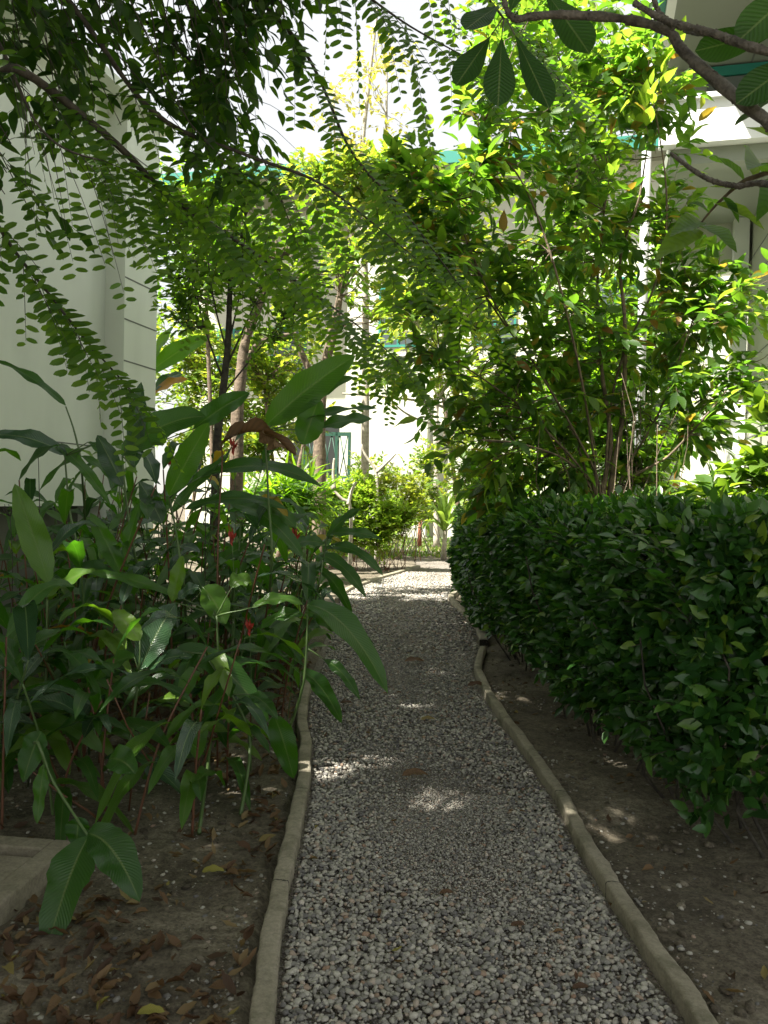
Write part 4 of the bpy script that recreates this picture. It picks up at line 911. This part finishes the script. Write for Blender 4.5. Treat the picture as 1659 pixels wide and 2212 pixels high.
hero('ginger_plant', 'ginger stalk with a broad dark leaf slanting up right before the pale corner column', (330,1450), 4.6, [(300,1250),(275,1100),(264,985)],
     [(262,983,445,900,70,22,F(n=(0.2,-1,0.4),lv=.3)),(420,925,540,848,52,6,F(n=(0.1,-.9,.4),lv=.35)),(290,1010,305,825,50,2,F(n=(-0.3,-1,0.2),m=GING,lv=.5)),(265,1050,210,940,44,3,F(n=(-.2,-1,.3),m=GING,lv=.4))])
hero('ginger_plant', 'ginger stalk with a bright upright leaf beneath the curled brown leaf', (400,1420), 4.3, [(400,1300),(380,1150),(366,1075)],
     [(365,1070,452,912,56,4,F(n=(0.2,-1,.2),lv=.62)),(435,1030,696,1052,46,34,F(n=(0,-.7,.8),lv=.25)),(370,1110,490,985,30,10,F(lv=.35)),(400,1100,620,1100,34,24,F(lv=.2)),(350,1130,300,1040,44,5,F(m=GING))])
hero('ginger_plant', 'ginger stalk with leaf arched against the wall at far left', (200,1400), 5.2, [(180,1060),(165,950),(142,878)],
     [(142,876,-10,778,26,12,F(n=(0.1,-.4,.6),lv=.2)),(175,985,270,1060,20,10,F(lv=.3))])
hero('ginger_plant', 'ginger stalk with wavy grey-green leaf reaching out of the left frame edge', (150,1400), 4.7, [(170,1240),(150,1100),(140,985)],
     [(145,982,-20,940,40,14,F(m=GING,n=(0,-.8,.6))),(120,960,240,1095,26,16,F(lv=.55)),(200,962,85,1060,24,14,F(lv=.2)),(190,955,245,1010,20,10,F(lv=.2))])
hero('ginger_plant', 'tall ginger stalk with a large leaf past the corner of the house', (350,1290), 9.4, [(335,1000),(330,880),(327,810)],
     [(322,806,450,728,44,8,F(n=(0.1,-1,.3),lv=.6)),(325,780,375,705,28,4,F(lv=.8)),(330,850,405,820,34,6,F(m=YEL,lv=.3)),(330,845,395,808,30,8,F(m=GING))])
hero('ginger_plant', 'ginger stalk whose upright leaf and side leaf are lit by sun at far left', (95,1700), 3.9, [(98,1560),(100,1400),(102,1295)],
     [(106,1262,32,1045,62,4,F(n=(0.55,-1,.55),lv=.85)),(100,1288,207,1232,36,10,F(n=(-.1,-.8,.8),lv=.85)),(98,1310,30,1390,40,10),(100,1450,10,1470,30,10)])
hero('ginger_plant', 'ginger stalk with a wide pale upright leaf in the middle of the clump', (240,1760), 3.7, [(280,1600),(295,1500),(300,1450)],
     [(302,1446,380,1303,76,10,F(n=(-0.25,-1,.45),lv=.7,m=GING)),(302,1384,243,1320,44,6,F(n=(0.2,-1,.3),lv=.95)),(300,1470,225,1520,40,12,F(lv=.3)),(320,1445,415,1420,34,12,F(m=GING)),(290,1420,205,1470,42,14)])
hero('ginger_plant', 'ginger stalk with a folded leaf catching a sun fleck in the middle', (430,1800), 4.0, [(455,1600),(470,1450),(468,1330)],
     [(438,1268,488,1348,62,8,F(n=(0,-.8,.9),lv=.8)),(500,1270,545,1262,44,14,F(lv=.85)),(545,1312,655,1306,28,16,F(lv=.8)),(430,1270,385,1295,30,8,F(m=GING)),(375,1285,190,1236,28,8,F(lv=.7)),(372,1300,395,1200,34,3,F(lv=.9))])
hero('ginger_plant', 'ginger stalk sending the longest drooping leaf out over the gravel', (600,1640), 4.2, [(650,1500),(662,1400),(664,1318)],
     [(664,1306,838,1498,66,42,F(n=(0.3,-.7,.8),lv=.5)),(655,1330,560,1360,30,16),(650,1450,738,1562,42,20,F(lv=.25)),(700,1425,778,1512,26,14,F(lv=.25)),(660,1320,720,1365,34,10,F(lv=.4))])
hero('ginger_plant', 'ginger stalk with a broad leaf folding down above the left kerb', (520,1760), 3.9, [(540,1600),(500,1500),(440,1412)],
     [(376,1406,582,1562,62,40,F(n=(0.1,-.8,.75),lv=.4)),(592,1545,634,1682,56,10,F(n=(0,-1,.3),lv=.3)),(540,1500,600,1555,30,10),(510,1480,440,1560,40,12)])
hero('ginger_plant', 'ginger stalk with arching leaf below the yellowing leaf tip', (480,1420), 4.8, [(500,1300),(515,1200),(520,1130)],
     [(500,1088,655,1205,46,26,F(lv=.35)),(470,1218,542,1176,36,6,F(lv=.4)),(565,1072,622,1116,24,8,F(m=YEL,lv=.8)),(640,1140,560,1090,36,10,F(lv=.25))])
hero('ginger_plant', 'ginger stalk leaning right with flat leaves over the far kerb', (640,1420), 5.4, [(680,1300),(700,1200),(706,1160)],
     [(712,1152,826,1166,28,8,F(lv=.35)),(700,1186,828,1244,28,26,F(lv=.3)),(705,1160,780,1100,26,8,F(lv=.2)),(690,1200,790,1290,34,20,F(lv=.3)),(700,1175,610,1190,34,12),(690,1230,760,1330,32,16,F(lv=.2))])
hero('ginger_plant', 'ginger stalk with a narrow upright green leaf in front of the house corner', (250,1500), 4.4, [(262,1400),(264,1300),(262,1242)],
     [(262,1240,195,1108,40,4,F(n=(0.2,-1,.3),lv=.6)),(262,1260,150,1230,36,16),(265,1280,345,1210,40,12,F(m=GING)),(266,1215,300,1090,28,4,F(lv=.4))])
# broken stalk leaning over the bed in the foreground
p = Plant('broken_ginger_stalk', G(60,1700), 'bent ginger stalk with two long drooping leaves beside the inspection pit', 'plant')
p.stem([P(75,1600,2.95), P(110,1680,2.9), P(160,1760,2.8), P(195,1812,2.75)], 0.006, 0.004)
p.leaf(P(192,1806,2.75), P(97,2068,2.55), 0.14, 0.04, nrm=(-0.2,-1,.55), lv=.35, fold=.15)
p.leaf(P(190,1800,2.75), P(302,1948,2.62), 0.125, 0.05, nrm=(0.2,-.9,.6), lv=.2, fold=.15)
p.leaf(P(95,1650,2.9), P(80,1780,2.85), 0.05, 0.01, mat=GIN, nrm=(0,-1,.3), lv=.6)
p.leaf(P(170,1765,2.8), P(165,1830,2.8), 0.08, 0.01, nrm=(0.3,-1,.2), lv=.1)
p.leaf(P(235,1640,3.0), P(292,1672,2.9), 0.10, 0.02, nrm=(0,-.9,.6), lv=.3)
p.leaf(P(90,1580,3.0), P(50,1690,2.95), 0.09, 0.02, nrm=(0,-1,.3), lv=.2)
# curled brown leaf
b = gp(480,4.25); p = Plant('withered_ginger_stalk', b, 'withered stalk with a curled orange-brown dead leaf lying across the green ones', 'plant'); p.stem([P(470,1200,4.25),P(480,1000,4.25),P(476,958,4.2)], 0.006, 0.004, STEMR)
mb = MB(); bigleaf(mb, P(476,962,4.2), P(640,984,4.1), 0.085, 0.09, nrm=(0.1,-.8,.7), lv=.45, fold=.9, wave=.03, twist=2.2); mb.build('leaf', DRY, p.ob)
mb = MB(); bigleaf(mb, P(560,942,4.15), P(618,968,4.1), 0.07, 0.02, nrm=(0,-1,.2), lv=.7, fold=1.2, wave=.03, twist=-1.5); mb.build('leaf', DRY, p.ob)

# filler stalks
FL = 'plain green ginger stalk crowded among others in the shaded left bed'
def near_ok(x, y):
    wallx = O[0] - 0.249*(9-y)+0.25
    lx = edge(y)[0]; return x > wallx and x < lx-0.12
cnt = 0; tries = 0
while cnt < 165 and tries < 5000:
    tries += 1
    y = 3.15+5.6*random.random()**1.1; x = random.uniform(-3.2,-0.4)
    if not near_ok(x, y): continue
    if x < -0.463*y-0.35: continue
    if y < 3.7 and x > -0.75: continue
    cnt += 1
    lean = np.array([random.gauss(0.05,.10), random.gauss(-0.08,.10), 0])
    h = random.uniform(0.85,1.65) if y > 4.3 else random.uniform(0.45,0.85)
    dist_k = edge(y)[0]-x
    if dist_k < 0.5: h *= 0.75
    if 7.2 < y: h = min(h, 1.25)
    p = Plant('ginger_plant', (x,y,0), FL, 'plant', 'ginger stalks filling the bed')
    top = np.array([x,y,h])+lean*h*1.5; midp = np.array([x,y,h*0.5])+lean*h*0.5
    p.stem([midp, top], random.uniform(.005,.008), 0.004, random.choice([STEMG,STEMR,STEMR]))
    az = random.random()*6.28; n = random.randint(5,8)
    for i in range(n):
        f = 0.28+0.72*i/(n-1) if n > 1 else 1; a = (np.array([x,y,0])*(1-f)**2+2*f*(1-f)*midp+f*f*top) if f < 1 else top
        an = az + (math.pi if i%2 else 0)+random.gauss(0,.35); ln = random.uniform(.28,.52)
        el = random.uniform(-0.15,0.75) if i < n-1 else random.uniform(.5,1.1)
        d = np.array([math.cos(an)*math.cos(el), math.sin(an)*math.cos(el), math.sin(el)])
        mt = GIN if random.random() < 0.80 else (GING if random.random() < .93 else YEL)
        p.leaf(a, a+d*ln-np.array([0,0,ln*0.35]), random.uniform(.052,.092), ln*0.19, mt, nrm=(random.gauss(0,.2),random.gauss(-.2,.2),1), lv=random.random()**1.4, rows=None or 11, cols=5, fold=random.uniform(.1,.35))
# dead stalks
for i in range(52):
    y = random.uniform(3.1,6.8); x = random.uniform(-2.6,-0.75)
    if not near_ok(x,y) or x < -0.463*y-0.1: continue
    b = np.array([x,y,0]); e = b+[random.gauss(0,.22),random.gauss(-.05,.2),random.uniform(.25,.9)]
    mb = MB(); mb.tube(path(b,e,5,.05), random.uniform(.004,.007), .003, k=5)
    o = mb.build('dry_stalk', STEMR); tag(o, 'thin reddish-brown bare stalk standing among the ginger stems', 'stalk', 'bare stalks among the ginger')
# red bract flowers and dried flower heads
def flower(px, py, d, red, label):
    b = gp(px+random.uniform(-20,20), d); p = Plant('ginger_flower', b, label, 'flower'); p.stem([P(px+4,py+200,d),P(px,py+30,d)], .0035, .002, STEMG if red else BKD)
    mb = MB()
    t0 = P(px,py+30,d)
    if red:
        for k in range(3): bigleaf(mb, t0+[0,0,.02*k], P(px+(k-1)*8,py-20+k*10,d), .014, .0, nrm=(0.3*k-.3,-1,.1), lv=.5, fold=1.0, rows=8, cols=5)
        mb.build('bract', REDF, p.ob)
    else:
        for k in range(6): mb.tube(path(t0, t0+np.array([random.gauss(0,.05),random.gauss(0,.03),.03+.04*random.random()]), 5, .25), .003, .0015, k=4)
        mb.build('seed_head', BKD, p.ob)
flower(502,1150,4.6,True,'upright red bract just below the arching middle leaves')
flower(640,1150,4.9,True,'thin red bract standing nearest the kerb side of the ginger')
flower(505,955,4.9,True,'small red bract beside the curled brown leaf')
flower(540,1345,4.2,True,'lowest red bract, near the folded sunlit leaf')
flower(368,985,4.8,True,'slim red bract between the two large upright leaves')
flower(82,925,4.8,False,'dried flower head standing against the pale wall')
flower(440,890,4.8,False,'dried flower head in front of the house corner')
flower(22,1085,4.4,False,'dried flower head at the left edge')

# ================================================================== LEAF LITTER
LT = [leaf_tpl(4, lambda t: 0.5*ov(t), f, dr, 0.05) for f, dr in ((0.6,-0.3),(0.9,0.2),(0.3,-0.5))]
mb = MB()
def litter(n, xf, yf, zoff, s0, s1):
    for i in range(n):
        y = yf(); x = xf(y)
        if fbm(x+11, y, 1.1) < random.uniform(-0.45,0.35): continue
        d = rng.normal(size=3)*[1,1,.15]; m = rng.normal(size=3)*.35+[0,0,1]; s = random.uniform(s0,s1)
        mb.scatter(random.choice(LT), [(x,y,0.035*fbm(x,y,1.3)*0.8+zoff+random.random()*0.012)], [d], [m], [s], [s*random.uniform(.6,1.1)], [random.random()])
litter(5400, lambda y: edge(y)[0]-0.08-random.random()**1.2*1.9, lambda: 2.0+random.random()**1.1*5.0, 0.006, .02,.075)
litter(260, lambda y: edge(y)[1]+0.06+random.random()*0.9, lambda: 2.0+random.random()*6.0, 0.006, .02,.06)
litter(130, lambda y: random.uniform(edge(y)[0]+0.05, edge(y)[1]-0.05), lambda: 2.1+random.random()**1.2*9.0, 0.018, .015,.04)
tag(mb.build('leaf_litter', DRY), 'brown and yellow fallen leaves scattered on the soil and gravel', 'leaf litter', kind='stuff')
for (px,py,s,lv,lb) in ((897,1676,.13,.5,'largest tan dry leaf lying flat mid path above the bright sun fleck'),
                     (895,1430,.17,.45,'curled brown dry leaf on the gravel midway along the path'),
                     (1030,1482,.14,.3,'brown dry leaf on the gravel beside the right kerb bend'),
                     (748,1520,.09,.15,'reddish dry leaf on the gravel beneath the drooping ginger leaf'),
                     (460,1884,.08,1.0,'pale yellow-green fallen leaf on the soil left of the kerb'),
                     (325,2190,.07,1.0,'bright yellow-green fallen leaf near the bottom edge of the bed'),
                     (1255,2135,.05,.2,'small dark red dry leaf standing against the right kerb foot'),
                     (965,1930,.05,.35,'small brown dry leaf on the worn patch in mid path'),
                     (925,1555,.09,.95,'yellow fallen leaf on the gravel between both kerbs'),
                     (1120,2000,.05,.25,'rust coloured dry leaf on gravel close to the right kerb')):
    m2 = MB(); g0 = G(px,py,0.03); bigleaf(m2, g0-[s*.5,0,0], g0+[s*.5,s*.15,0.0], s*.42, s*.10, nrm=(0.1,-.3,1), lv=lv, fold=.3, wave=s*.03, rows=10, cols=5)
    tag(m2.build('fallen_leaf', DRY), lb, 'leaf', 'leaves fallen on the path and bed')
